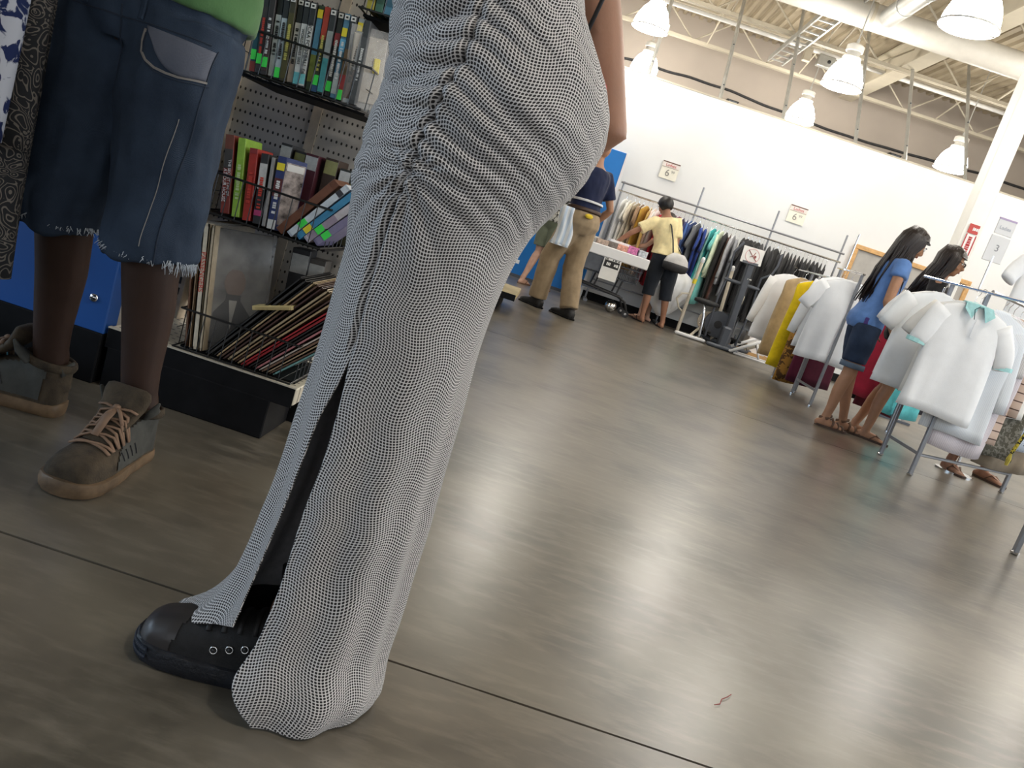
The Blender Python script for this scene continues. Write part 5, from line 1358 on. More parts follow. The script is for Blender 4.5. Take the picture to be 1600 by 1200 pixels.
# ------------------------------------------------------------------ the dress
def dot_cloth():
    m, nt, b = newmat('dotted_jersey')
    uv = node(nt, 'ShaderNodeUVMap'); s = node(nt, 'ShaderNodeSeparateXYZ'); lk(nt, uv.outputs[0], s.inputs[0])
    n1 = node(nt, 'ShaderNodeTexNoise'); n1.inputs['Scale'].default_value = 4.5; n1.inputs['Detail'].default_value = 1; lk(nt, uv.outputs[0], n1.inputs['Vector'])
    n2 = node(nt, 'ShaderNodeTexNoise'); n2.inputs['Scale'].default_value = 7; n2.inputs['Detail'].default_value = 1
    mp = node(nt, 'ShaderNodeMapping'); mp.inputs['Location'].default_value = (5, 3, 0); lk(nt, uv.outputs[0], mp.inputs[0]); lk(nt, mp.outputs[0], n2.inputs['Vector'])
    U, V = s.outputs[0], s.outputs[1]
    wav = math_n(nt, 'MULTIPLY', math_n(nt, 'SINE', math_n(nt, 'ADD', math_n(nt, 'MULTIPLY', U, 62.0), math_n(nt, 'MULTIPLY', n1.outputs[0], 7.0))), .0085)
    v2 = math_n(nt, 'ADD', math_n(nt, 'ADD', V, wav), math_n(nt, 'MULTIPLY', n2.outputs[0], .03))
    u2 = math_n(nt, 'ADD', U, math_n(nt, 'MULTIPLY', math_n(nt, 'SINE', math_n(nt, 'ADD', math_n(nt, 'MULTIPLY', V, 55.0), math_n(nt, 'MULTIPLY', n2.outputs[0], 4.0))), .004))
    pu, pv = .0042, .0038
    fu = math_n(nt, 'SUBTRACT', math_n(nt, 'FRACT', math_n(nt, 'DIVIDE', u2, pu)), .5); fv = math_n(nt, 'SUBTRACT', math_n(nt, 'FRACT', math_n(nt, 'DIVIDE', v2, pv)), .5)
    d2 = math_n(nt, 'ADD', math_n(nt, 'POWER', math_n(nt, 'ABSOLUTE', fu), 2.6), math_n(nt, 'POWER', math_n(nt, 'ABSOLUTE', fv), 2.6))
    rr = node(nt, 'ShaderNodeMapRange'); lk(nt, d2, rr.inputs[0]); rr.inputs[1].default_value = .052; rr.inputs[2].default_value = .098
    rr.inputs[3].default_value = 1; rr.inputs[4].default_value = 0
    lk(nt, mixc(nt, rr.outputs[0], (.60, .575, .56), (.018, .015, .015)), b.inputs['Base Color'])
    b.inputs['Roughness'].default_value = .75; b.inputs['Sheen Weight'].default_value = .15; b.inputs['Specular IOR Level'].default_value = .25
    return m
M['dots'] = dot_cloth()
M['dots_reverse'] = mat('jersey_reverse', (.42, .41, .42), .85, var=.10, vs=90)
WX, WY = -.15, 1.10
wm = thing('person', 'woman in long ruched dotted dress seen from hip to hem', 'person', (WX, WY, 0), 0)
DL = [(0.019, -0.364), (0.068, -0.317), (0.128, -0.294), (0.199, -0.283), (0.272, -0.274), (0.342, -0.27), (0.42, -0.268), (0.485, -0.267), (0.567, -0.268), (0.62, -0.269), (0.654, -0.275), (0.715, -0.285), (0.775, -0.286), (0.824, -0.279), (0.854, -0.28), (0.882, -0.288), (0.929, -0.297), (1.05, -.315), (1.16, -.345), (1.26, -.335)]
DR = [(0.001, -0.042), (0.032, -0.046), (0.072, -0.053), (0.147, -0.051), (0.219, -0.053), (0.279, -0.053), (0.358, -0.054), (0.417, -0.053), (0.482, -0.055), (0.528, -0.056), (0.583, -0.056), (0.629, -0.052), (0.667, -0.047), (0.705, -0.037), (0.746, -0.016), (0.778, 0.004), (0.82, 0.016), (0.854, 0.017), (0.888, 0.008), (0.915, -0.009), (0.941, -0.03), (0.96, -0.044), (0.981, -0.055), (1.0, -0.068), (1.08, -.10), (1.26, -.125)]
RY = [(0, .128), (.05, .122), (.2, .112), (.4, .112), (.6, .125), (.74, .148), (.84, .152), (.92, .135), (1.0, .122), (1.15, .130), (1.26, .125)]
YC = [(0, 1.084), (.2, 1.09), (.5, 1.10), (1.3, 1.10)]
SEAM = [(.0, -.195), (0.522, -0.193), (0.608, -0.194), (0.684, -0.193), (0.72, -0.187), (0.754, -0.184), (0.772, -0.185), (0.822, -0.175), (0.867, -0.166), (0.903, -0.16), (0.93, -0.161), (1.3, -.17)]
SLF = [(.04, -.252), (0.111, -0.238), (0.174, -0.231), (0.295, -0.218), (0.404, -0.212), (0.474, -0.199), (0.5, -0.197), (.52, -.197)]
SLB = [(.0, -.172), (.015, -.195), (0.040, -0.222), (.060, -.222), (0.101, -0.209), (0.18, -0.2), (0.278, -0.199), (0.365, -0.192), (0.444, -0.192), (0.5, -0.197), (.52, -.197)]
fDL, fDR, fRY, fYC, fSE, fSF, fSB = map(interp, (DL, DR, RY, YC, SEAM, SLF, SLB))
zg = np.linspace(0, 1.262, 240); RX = []; CX = []; TS = []; TF = []; TB = []
for z in zg:
    ry, yc = fRY(z), fYC(z); tl, tr = fDL(z) / 1.10, fDR(z) / 1.10
    lo, hi = .02, .4
    for _ in range(40):
        rx = (lo + hi) / 2
        if math.sqrt(rx * rx + tl * tl * ry * ry) + math.sqrt(rx * rx + tr * tr * ry * ry) < (tr - tl) * yc: lo = rx
        else: hi = rx
    cx = tl * yc + math.sqrt(rx * rx + tl * tl * ry * ry)
    def ang(t):       # near-side angle of the sight line with slope t
        best = None
        for a in np.linspace(R(186), R(354), 400):
            x, y = cx + rx * math.cos(a), yc + ry * math.sin(a); e = abs(x - t * y)
            if best is None or e < best[0]: best = (e, a)
        return best[1]
    RX.append(rx); CX.append(cx)
    ts = ang(fSE(z) / .95); TS.append(ts)
    if z < .52: TF.append(ang(fSF(z) / .98)); TB.append(ang(fSB(z) / .98))
    else: TF.append(ts); TB.append(ts)
sm = lambda a: np.convolve(np.pad(a, 4, mode='edge'), np.ones(9) / 9, 'valid')
RX, CX, TS = map(lambda a: sm(np.array(a)), (RX, CX, TS)); TF = sm(np.array(TF)); TB = sm(np.array(TB))
w_ = np.clip((zg - .50) / .03, 0, 1); TF = TF * (1 - w_) + TS * w_; TB = TB * (1 - w_) + TS * w_
nu, nv = 380, 470; ztop = 1.255
sst = lambda a, b, x: (lambda t: t * t * (3 - 2 * t))(np.clip((x - a) / (b - a), 0, 1))
u = np.linspace(0, 1, nu)[None, :].repeat(nv, 0); v = np.linspace(0, 1, nv)[:, None].repeat(nu, 1)
# hem height depends on where round the skirt
uu = np.array([0, .06, .14, .22, .40, .60, .75, 1.0]); hz_ = np.array([.108, .085, .048, .050, .02, .006, .004, .004])
zh = np.interp(u, uu, hz_)
z = ztop + (zh - ztop) * v
itp = lambda arr, zz: np.interp(zz, zg, arr)
tf, tb = itp(TF, z), itp(TB, z)
th = tf + u * (tb - 2 * PI - tf)
ts = itp(TS, z)
rx, cx, ry, yc = itp(RX, z), itp(CX, z), fRY(z), fYC(z)
dth = np.mod(th - ts + PI, 2 * PI) - PI
dth = np.where((u < .5) & (dth > 2.6), dth - 2 * PI, dth); dth = np.where((u > .5) & (dth < -2.6), dth + 2 * PI, dth)
rad = .5 * (rx + ry); s = dth * rad
nz = np.vectorize(lambda a, b, c: mnoise.noise((a, b, c)))
sub = np.abs(s) < .34
N1 = nz(s * 9, z * 9, 0.0); N2 = nz(s * 5 + 7, z * 22, 3.0)
W = sst(.665, .74, z) * (1 - sst(1.04, 1.12, z))
ds = np.zeros_like(s)
a_ = np.abs(s); bk = (s >= 0)
ph = np.where(bk, (z + .40 * a_ + .010 * N1) / .0235, (z + .20 * a_ - 1.1 * a_ ** 2 + .010 * N1) / .027)
cr = np.abs(np.sin(PI * ph)) ** .6 - .65
ds += np.where(bk, .0165 * np.exp(-a_ / .110), .0170 * np.exp(-a_ / .090)) * W * cr * (.75 + .9 * N2)
ph2 = (z + .42 * a_ + .02 * N1) / .062
ds += np.where(bk, .0110 * np.exp(-a_ / .19), .0150 * np.exp(-a_ / .12)) * W * (np.abs(np.sin(PI * ph2)) ** .7 - .6) * (.7 + N1)
# fan of pulls below the end of the gathering
rz_ = np.sqrt(s ** 2 + (z - .735) ** 2) + 1e-6; fa = np.arctan2(z - .735, a_ + 1e-6)
ds += .0100 * np.exp(-rz_ / .075) * (np.abs(np.sin(fa * 7.5)) - .5) * (1 - sst(.74, .77, z))
# seam: a groove between two small ridges
ds += (-.0045 * np.exp(-(s / .0035) ** 2) + .0022 * np.exp(-((a_ - .008) / .004) ** 2)) * sst(.49, .52, z)
# double-stitched slit edges
ed = np.minimum(u, 1 - u) * 2 * PI * rad; ds += .0012 * np.exp(-(ed / .006) ** 2) * (1 - sst(.48, .52, z))
# soft vertical folds in the skirt, drag at the hem
low = 1 - sst(.22, .62, z)
ds += .0040 * low * np.sin(th * 6.0 + 1.3) + .0035 * low * np.sin(th * 11 + 4 * z) + .0022 * N1 * (1 - W)
hem = z - zh
ds += .012 * np.exp(-((hem - .045) / .035) ** 2) * sst(.70, .86, u) - .006 * np.exp(-(hem / .012) ** 2) * sst(.45, .7, u)
ds += .0060 * np.exp(-hem / .05) * nz(th * 3.2, hem * 14, 9.0) - .0014 * np.exp(-((hem - .022) / .002) ** 2)
# the front flap curls outward over the toe
ds += .030 * np.exp(-hem / .035) * np.exp(-((u - .17) / .10) ** 2)
nx, ny = np.cos(th) / rx, np.sin(th) / ry; nl = np.sqrt(nx ** 2 + ny ** 2); nx /= nl; ny /= nl
# flaps: the near edge of the back flap sits a touch outside the front flap
X = cx + rx * np.cos(th) + nx * ds - WX; Y = yc + ry * np.sin(th) + ny * ds - WY; Z = z + 0 * ds
# the back flap spreads at the floor towards the viewer
spread = np.exp(-hem / .05) * sst(.62, .9, u); Y -= .016 * spread; X -= 0 * spread
co = np.stack([X, Y, Z], -1).reshape(-1, 3)
idx = np.arange(nu * nv).reshape(nv, nu)
fs = np.stack([idx[:-1, :-1], idx[1:, :-1], idx[1:, 1:], idx[:-1, 1:]], -1).reshape(-1, 4)
me = bpy.data.meshes.new('dress'); me.from_pydata(co.tolist(), [], fs.tolist()); me.update()
uvl = me.uv_layers.new(name='UVMap'); li = np.empty(len(me.loops), dtype=np.int32); me.loops.foreach_get('vertex_index', li)
# cloth length along the body, so that the print follows the shape
uvs = np.stack([s.reshape(-1), z.reshape(-1)], -1)[li]; uvl.data.foreach_set('uv', uvs.ravel().astype(np.float32))
dress = link('dress', me, [M['dots'], M['dots_reverse']], wm, True)
# make normals point outwards
ctr = co.mean(0); p0 = me.polygons[nu * 200 + 300]; 
if (Vector(p0.normal).dot(Vector(p0.center) - Vector((np.interp(p0.center.z, zg, CX) - WX, 0, p0.center.z)))) < 0: me.flip_normals()
sd = dress.modifiers.new('thickness', 'SOLIDIFY'); sd.thickness = .0016; sd.offset = -1; sd.material_offset = 1; sd.use_rim = True; sd.material_offset_rim = 0
# body inside
f = Fig(1.60, hip=.92, sh=.92, girth=.90, lean=7, nod=14); k = f.k
q = Matrix.Rotation(R(-90), 3, 'Z')
LW = lambda x, y, zz: tuple(q.inverted() @ Vector((x - WX, y - WY, zz)))      # world -> body space (she faces -x)
hR, kR, aR = LW(-.145, 1.17, .80), LW(-.155, 1.16, .44), LW(-.155, 1.16, .085)
hL, kL, aL = LW(-.145, 1.04, .80), LW(-.165, 1.05, .44), LW(-.190, 1.055, .10)
mb = MB(); f.torso(mb); f.head(mb); f.leg(mb, hR, kR, aR, (0, -1), fat=.86); f.leg(mb, hL, kL, aL, (0, -1), fat=.86)
shR = LW(-.165, 1.235, 1.255)
eR, wR = LW(.012, 1.245, .885), LW(-.120, 1.285, .755)
f.arm(mb, -1, eR, wR, ((.0, -1, -.15), (.8, 0, .2), 24), shoulder=shR, fat=1.02)
shL = LW(-.215, .985, 1.265); eL, wL = LW(-.30, .965, 1.06), LW(-.50, 1.03, 1.10)
f.arm(mb, 1, eL, wL, ((-.05, -1, .1), (0, 0, -1), 24), shoulder=shL, fat=.90)
mb.v = [tuple(q @ Vector(p)) for p in mb.v]
bo = link('body', remesh(mb, 'body', .0065, 3), skin('skin_warm_brown', (.36, .185, .115)), wm, True)
hold = bpy.data.objects.new('head_details', None)
class Turn(Fig):
    def hb(s, p): return q @ Fig.hb(s, p)
f2 = Turn(1.60, hip=.92, sh=.92, girth=.90, lean=7, nod=14)
face_parts(f2, wm); hair_cap(f2, M['hair_dark'], wm, .016, low=1.50)
locks(f2, M['hair_dark'], wm, ((-.20, 1.05 - WY, 1.28), (-.20, 1.15 - WY, 1.28)), n=70, seed=31, back=.02)
bpy.data.objects.remove(hold)
for sy in (-1, 1):
    MB().tube([(-.225 - WX + .07, sy * .075, 1.245), (-.24 - WX + .03, sy * .085, 1.335), (-.25 - WX - .04, sy * .08, 1.30), (-.26 - WX - .07, sy * .07, 1.245)], (.010, .003), 6).build('shoulder_strap', M['dots_reverse'], wm)
# canvas high-top
canv = mat('black_canvas', (.010, .010, .011), .8, var=.3, vs=60, bmp=.3, bs=400); foxing = mat('black_foxing', (.012, .014, .020), .5, var=.3, vs=30, bmp=.5, bs=160)
for yy, xx, dd, main in ((1.052, -.188, (-1, -.02), True), (1.165, -.136, (-1, .05), False)):
    o, so, P, top, skin_at, shell = sneaker(wm, (xx - WX, yy - WY), dd, canv, foxing, .262, .17, wide=.97, name='canvas_high_top', voxel=.0045 if main else .007)
    if not main: continue
    L_ = .262
    shell(lambda x, y, z: y > L_ * (.50 - 60 * x * x * .0) + 4 * x * x and z > .030).build('toe_cap', mat('toe_cap', (.030, .026, .026), .4, var=.1), o, True, fixn=False)
    rb = MB()
    for i in range(34):
        a = -1.3 + 2.6 * i / 33; t_ = .60 + .155 * math.cos(a)
        for zz in (.012, .022): rb.ell(P(.0515 * math.sin(a), L_ * t_ + .001, zz + .003), (.0026, .0026, .0042), 6, 4)
    rb.build('toe_ribs', mat('foxing_rib', (.022, .030, .048), .4, var=.2), so)
    MB().tube([P(.0525 * wdt, L_ * t_, .027 + .010 * max(0, t_ - .5)) for t_, wdt in ((-.2, .70), (-.05, .73), (.1, .79), (.27, .90), (.42, .98), (.57, 1.0), (.66, .87))], .0016, 5).build('foxing_stripe', mat('foxing_line', (.035, .033, .036), .5, var=0), so)
    for ex, ez in ((-.2686, .052), (-.248, .059), (-.229, .066)):
        c_, n_ = skin_at(Vector((ex - WX, .995 - WY, ez)), .0008)
        e = MB().tube([c_ + (Matrix.Rotation(a, 3, n_) @ n_.orthogonal().normalized()) * .0048 for a in [2 * PI * i / 12 for i in range(12)]], .0013, 5, closed=True).build('eyelet', M['chrome'], o, True)
        MB().ell(c_, (.0032, .0032, .0032), 8, 5).build('eyelet_hole', M['rubber'], e)
    lc = MB()
    for t in (.06, .14, .22, .30, .38): lc.tube([top(x, t * L_ + .004 * math.cos(x * 60), .0018) for x in (-.032, -.020, -.008, .008, .020, .032)], (.0022, .0042), 6, hint=(0, 0, 1))
    lc.build('laces', M['rubber'], o, True)
    MB().tube([P(-.030, .06 * .262, .168), P(.0, .10 * .262, .178), P(.030, .06 * .262, .168)], .006, 8).build('tongue_edge', canv, o, True)
# shoulder bag strap, bag and pink top on the far arm
b = thing('shoulder_bag', 'shoulder bag whose black strap crosses the back of the dress', 'bag', (-.16, 1.30, .70))
MB().tube([(.0, -.10, .62), (.075, -.12, .50), (.118, -.135, .36), (.105, -.105, .28), (.07, -.03, .20), (.02, .0, .14)], (.003, .011), 6, hint=(1, 0, 0)).build('strap', M['rubber'], b, True)
mb = MB().loft([ering((0, .02, .0), .09, .035, 18, .8), ering((0, .02, .02), .11, .05, 18, .8), ering((0, .02, .12), .11, .05, 18, .8), ering((0, .02, .15), .09, .03, 18, .8)]); mb.build('pouch', fabric((.24, .17, .17)), b, True)
pk = thing('pink_top', 'bright pink top clasped behind the woman\'s back', 'clothing', (-.038, 1.225, .835))
me = remesh(MB().tube([(.0, .0, .0), (.012, -.005, .05), (.010, -.01, .09), (-.01, 0, .12)], [.035, .030, .026, .018], 12, round_ends=True), 'cloth', .006, 2); wrinkle(me, .008, 26, seed=3)
link('cloth', me, fabric((.72, .08, .12)), pk, True)
MB().tube([(-.03, -.03, .0), (.0, -.04, .004), (.03, -.02, .0)], .004, 6).build('hem', fabric((.60, .06, .10)), pk)

# ------------------------------------------------------------------ man in cut-off denim shorts
MX, MY, MR = -.868, 1.63, R(-10)
mn = thing('person', 'man in green T-shirt and frayed denim shorts standing at the shelf', 'person', (MX, MY, 0), MR)
qm = Matrix.Rotation(-MR, 3, 'Z')
LM = lambda x, y, zz: tuple(qm @ Vector((x - MX, y - MY, zz)))
f = Fig(1.72, hip=.95, sh=1.1, girth=1.0, lean=2, nod=10, yaw=20); k = f.k
hR, kR, aR = LM(-.950, 1.645, .83), LM(-.965, 1.635, .47), LM(-.975, 1.725, .105)
hL, kL, aL = LM(-.790, 1.615, .83), LM(-.752, 1.575, .47), LM(-.714, 1.618, .105)
mb = MB(); f.torso(mb); f.head(mb); f.leg(mb, hR, kR, aR, None); f.leg(mb, hL, kL, aL, None)
for a in (aR, aL): mb.tube([Vector(a) + Vector((0, 0, .03)), Vector(a) - Vector((0, 0, .05))], [.036, .038], 12, round_ends=True)
eR, wR = (-.30, -.06, 1.13), (-.20, -.30, 1.22); eL, wL = (.32, -.06, 1.13), (.22, -.30, 1.24)
f.arm(mb, -1, eR, wR, ((.3, -1, .3), (.5, 0, -1), 22)); f.arm(mb, 1, eL, wL, ((-.3, -1, .3), (-.5, 0, -1), 22))
link('body', remesh(mb, 'body', .0075, 3), M['skin_dark'], mn, True)
face_parts(f, mn); hair_cap(f, M['hair_black'], mn, .010, low=1.56)
GREEN = fabric((.085, .19, .07))
tee(f, GREEN, mn, [(-1, eR, wR, None), (1, eL, wL, None)], z0=.88, grow=.030, flare=-.005, sl_up=.75, sl_grow=.02, voxel=.009, seed=40, name='green_t_shirt', wr=.008)
hemr = [f.bend(p) for p in ering((0, .014, .868 * k), .192, .146, 40)]
sh_ = trousers(f, M['denim'], mn, [(hR, kR, aR), (hL, kL, aL)], upto=.585, grow=.014, zt=.93, voxel=.0065, name='denim_shorts', seed=42, radii=[.092, .087, .081, .072, .070, .071], wr=.012, smooth=3)
mw = mn.matrix_basis.copy() if False else Matrix.Translation((MX, MY, 0)) @ Matrix.Rotation(MR, 4, 'Z')
bv = BVHTree.FromPolygons([mw @ vv.co for vv in sh_.data.vertices], [tuple(p.vertices) for p in sh_.data.polygons])
inv = mw.inverted()
def snap(x, zz, off=.001):
    h, n_, i_, d_ = bv.ray_cast(Vector((x, 1.0, zz)), Vector((0, 1, 0)))
    if h is None: h, n_, i_, d_ = bv.find_nearest(Vector((x, 1.52, zz)))
    return inv @ (h + n_ * off)
def seam_line(pts, r, mt, name, par=None, m=10, off=.0006):
    out = []
    for (x0, z0), (x1, z1) in zip(pts[:-1], pts[1:]):
        for i in range(m): out.append(snap(x0 + (x1 - x0) * i / m, z0 + (z1 - z0) * i / m, off))
    out.append(snap(*pts[-1], off))
    return MB().tube(out, r, 5).build(name, mt, par or sh_)
STI = mat('denim_stitch', (.26, .24, .22), .8, var=.1); DKD = mat('dark_seam', (.02, .03, .05), .9, var=.1)
pk_ = [(-.815, .832), (-.816, .812), (-.812, .792), (-.800, .780), (-.782, .772), (-.76, .769), (-.738, .769), (-.716, .773), (-.700, .776)]
seam_line(pk_, .0024, STI, 'pocket_piping', m=4); seam_line([(x + .003, z_ - .006) for x, z_ in pk_], .0014, DKD, 'pocket_stitch', m=4)
# pale pocket lining set inside the curved mouth
vs, fs_ = [], []
n1_, n2_ = 14, 10
for i in range(n1_):
    a = i / (n1_ - 1); lo_ = np.interp(a, np.linspace(0, 1, len(pk_)), [p[1] for p in pk_]) + .003; xx = -.812 + .110 * a; hi_ = .838 - .006 * a
    for j in range(n2_): vs.append(snap(xx, lo_ + (hi_ - lo_) * j / (n2_ - 1), .0012))
for i in range(n1_ - 1):
    for j in range(n2_ - 1): fs_.append((i * n2_ + j, (i + 1) * n2_ + j, (i + 1) * n2_ + j + 1, i * n2_ + j + 1))
mbp = MB().add(vs, fs_); po_ = mbp.build('pocket_lining', denim('grey_denim', (.085, .095, .125), (.13, .135, .165)), sh_, True)
pm = po_.modifiers.new('thick', 'SOLIDIFY'); pm.thickness = .0015; pm.offset = 1
seam_line([(-.700, .836), (-.701, .70), (-.703, .60), (-.706, .50), (-.702, .42)], .0013, DKD, 'side_seam')
seam_line([(-.724, .70), (-.726, .60), (-.728, .46)], .0009, STI, 'side_stitch')
seam_line([(-.868, .86), (-.870, .76), (-.866, .66), (-.862, .60)], .0016, DKD, 'fly_seam')
seam_line([(-1.02, .842), (-.94, .840), (-.86, .840), (-.78, .842), (-.71, .842)], .0016, DKD, 'waistband_seam')
for x in (-.83, -.945):
    lp_ = [snap(x, z_, .003) for z_ in (.885, .865, .845)]; MB().tube(lp_, (.006, .002), 6).build('belt_loop', M['denim'], sh_)
fr = MB(); rr = random.Random(5)
for a_, kk in ((hL, kL), (hR, kR)):
    kn = Vector(kL if a_ is hL else kR); an = Vector(aL if a_ is hL else aR); L0 = (kn - Vector(a_)).length; rem = .585 * (L0 + (an - kn).length) - L0 - .03 * k; cc = kn.lerp(an, rem / (an - kn).length)
    for i in range(260):
        a = rr.uniform(0, 2 * PI); r0 = .0815 + rr.uniform(-.004, .003)
        p = cc + Vector((r0 * math.cos(a), r0 * math.sin(a), .010)); big = 1.9 if (math.cos(a) > .75 and a_ is hL) else 1
        p2 = p + Vector((rr.gauss(0, .004) + .006 * math.cos(a), rr.gauss(0, .004) + .006 * math.sin(a), -rr.uniform(.006, .016) * big)); fr.tube([p, p.lerp(p2, .5) + Vector((rr.gauss(0, .002), rr.gauss(0, .002), 0)), p2], [.0011, .0009, .0004], 4)
o = fr.build('frayed_edge', mat('frayed_cotton', (.50, .54, .58), .9, var=.1), sh_); o['kind'] = 'stuff'
suede = mat('olive_suede', (.060, .043, .025), .9, var=.35, vs=26, bmp=.4, bs=220); gum = mat('gum_sole', (.16, .10, .052), .6, var=.35, vs=18); lace = mat('tan_lace', (.22, .135, .085), .8, var=.15)
side_m = mat('grey_suede', (.055, .055, .048), .85, var=.2, vs=30)
for j, (ax, ay, dx, dy) in enumerate(((-.714, 1.585, .0, -1), (-1.008, 1.722, -1, -.10))):
    lx = LM(ax, ay, 0); dl = qm @ Vector((dx, dy, 0)); Lg = .285
    o, so, P, top, skin_at, shell = sneaker(mn, (lx[0], lx[1]), dl, suede, gum, Lg, .118, wide=1.10, name='skate_shoe', voxel=.0055, sole_t=.030, low=-.004)
    shell(lambda x, y, z: -.16 * Lg < y < .40 * Lg - 2.2 * (.05 - abs(x)) and abs(x) > .026 and z > .034, .0022).build('side_panel', side_m, o, True, fixn=False)
    for sx in (-1, 1):
        for i in range(4):
            y = (.12 + i * .06) * Lg; pts = [skin_at(P(sx * .07, y + .012 * q, .052 + .030 * q), .0028)[0] for q in (0, .5, 1)]
            MB().tube(pts, .0016, 5).build('side_slit', M['rubber'], o)
        cf = MB(); cf.tube([P(sx * .040, -.02 * Lg, .120), P(sx * .050, .05 * Lg, .138), P(sx * .060, .07 * Lg, .156)], [(.020, .006), (.014, .005), (.004, .003)], 8, hint=(0, 1, 0), round_ends=True)
        cf.build('collar_wing', side_m, o, True)
    MB().tube([P(.044 * math.cos(a), -.12 * Lg + .050 * math.sin(a), .116 + .006 * math.sin(a)) for a in [2 * PI * i / 20 for i in range(20)]], (.010, .006), 8, hint=(0, 0, 1), closed=True).build('collar', suede, o, True)
    tg = MB(); rings = []
    for y, z_, w, t_ in ((.40, .082, .026, .007), (.30, .100, .032, .009), (.20, .118, .038, .011), (.13, .140, .045, .013), (.10, .160, .048, .014), (.095, .172, .044, .012), (.095, .177, .034, .007)):
        rings.append([P(w * math.copysign(abs(math.cos(a)) ** .6, math.cos(a)), y * Lg + t_ * math.sin(a), z_ + .30 * t_ * math.sin(a)) for a in [2 * PI * i / 18 for i in range(18)]])
    tg.loft(rings); to = tg.build('tongue', suede, o, True)
    tb_ = BVHTree.FromPolygons([vv.co.copy() for vv in to.data.vertices], [tuple(p.vertices) for p in to.data.polygons])
    def ttop(x, y, off):
        a_ = top(x, y, off); h, n_, i_, d_ = tb_.ray_cast(P(x, y, .4), Vector((0, 0, -1)))
        return h + n_ * off if h is not None and h.z > a_.z else a_
    lb = MB()
    for i in range(5):
        y = (.185 + .058 * i) * Lg
        for s0, dy0 in ((1, .012), (-1, .012)):
            lb.tube([ttop(s0 * x, y + dy0 * (.5 + x / .07), .003 + .002 * (s0 > 0)) for x in (-.037, -.026, -.013, 0, .013, .026, .037)], (.0024, .0046), 6, hint=(0, 0, 1))
    kx = ttop(0, .20 * Lg, .008)
    for ex, ey, w in ((.004, .40, .0085), (.014, .33, .004), (-.026, .28, .004)):
        lb.tube([kx, kx.lerp(ttop(ex, ey * Lg, .007), .5) + Vector((0, 0, .006)), ttop(ex, ey * Lg, .006)], (.0030, w), 6, hint=(0, 0, 1))
    lb.ell(kx, (.008, .008, .006), 8, 6)
    lb.build('laces', lace, o, True)
    MB().tube([P(-.030, -.26 * Lg, .105), P(0, -.285 * Lg, .115), P(.030, -.26 * Lg, .105)], (.012, .004), 8).build('heel_tab', side_m, o, True)
# a second shoe tip seen behind his heel belongs to someone past the left edge
t = thing('teal_shoe', 'teal shoe tip behind the man\'s heel at the left edge', 'shoe', (-1.275, 1.84, 0), 0)
o, so, P, top, skin_at, shell = sneaker(t, (0, 0), (1, -.25), mat('teal_suede', (.03, .13, .15), .8, var=.2), M['rubber'], .26, .11, name='upper')
lc = MB()
for i in range(4): lc.tube([P(-.028, (.12 + .08 * i) * .26, .098 - .01 * i), P(0, (.14 + .08 * i) * .26, .112 - .012 * i), P(.028, (.12 + .08 * i) * .26, .098 - .01 * i)], .003, 5)
lc.build('laces', M['paper'], o)
# ================================================================== CART, EXERCISE MACHINES, FAR SHELF
t = thing('shopping_cart', 'grey basket cart piled with small boxes at the far wall', 'cart', (.65, 10.45, 0), R(4))
cage = MB(); 
for z, gx in ((.42, .0), (.50, .01), (.58, .02), (.66, .03)):
    x0, x1, yd = -.36 - gx, .40 + gx, .21 + gx * .5
    cage.tube([(x0, -yd, z), (x1, -yd, z), (x1, yd, z), (x0, yd, z)], .006, 5, closed=True)
for i in range(18):
    x = -.36 + i * .0447
    for s in (-1, 1): cage.tube([(x, s * .21, .42), (x, s * .225, .66)], .003, 4)
for i in range(9):
    y = -.20 + i * .05
    cage.tube([(-.36, y, .42), (.40, y, .42)], .003, 4); cage.tube([(-.36, y, .42), (-.39, y, .66)], .003, 4); cage.tube([(.40, y, .42), (.43, y, .66)], .003, 4)
cage.build('basket_wires', M['grey_metal'], t)
MB().box((-.18, -.222, .54), (.30, .006, .20)).build('side_panel', M['grey_metal'], t)
MB().box((.02, 0, .695), (.88, .50, .13), None, .01).build('white_tray', M['white'], t)
for s in (-1, 1):
    MB().tube([(-.38, s * .20, .06), (-.34, s * .20, .22), (-.25, s * .20, .26), (.25, s * .20, .22), (.34, s * .20, .18), (.40, s * .20, .06)], .014, 8).build('undercarriage', M['rubber'], t, True)
    for x in (-.10, .20): MB().tube([(x, s * .20, .24), (x + .03, s * .20, .43)], .011, 6).build('strut', M['rubber'], t)
MB().box((.0, 0, .22), (.60, .36, .012)).build('low_shelf', M['grey_metal'], t)
for x in (-.37, .39):
    for s in (-1, 1):
        w = MB().tube([(x, s * .20 - .012, .045), (x, s * .20 + .012, .045)], .045, 14).build('wheel', M['rubber'], t)
        MB().tube([(x, s * .20 - .014, .045), (x, s * .20 + .014, .045)], .015, 8).build('hub', M['chrome'], w)
MB().tube([(-.42, -.24, .80), (-.42, .24, .80)], .014, 8).build('push_handle', M['rubber'], t)
for s in (-1, 1): MB().tube([(-.40, s * .21, .66), (-.42, s * .22, .80)], .010, 6).build('handle_post', M['rubber'], t)
t = thing('cart_sign', 'white sheet with black lettering hung on the cart', 'sign', (.69, 10.190, .48), R(4))
MB().box((0, 0, .02), (.22, .006, .26), None, .002).build('sheet', M['paper'], t)
MB().box((0, -.0035, .085), (.19, .002, .085)).build('black_block', M['ink'], t)
bars(t, .13, .04, M['paper'], (0, -.005, .085), (R(90), 0, 0), 11); bars(t, .19, .022, M['ink'], (0, -.005, .140), (R(90), 0, 0), 12)
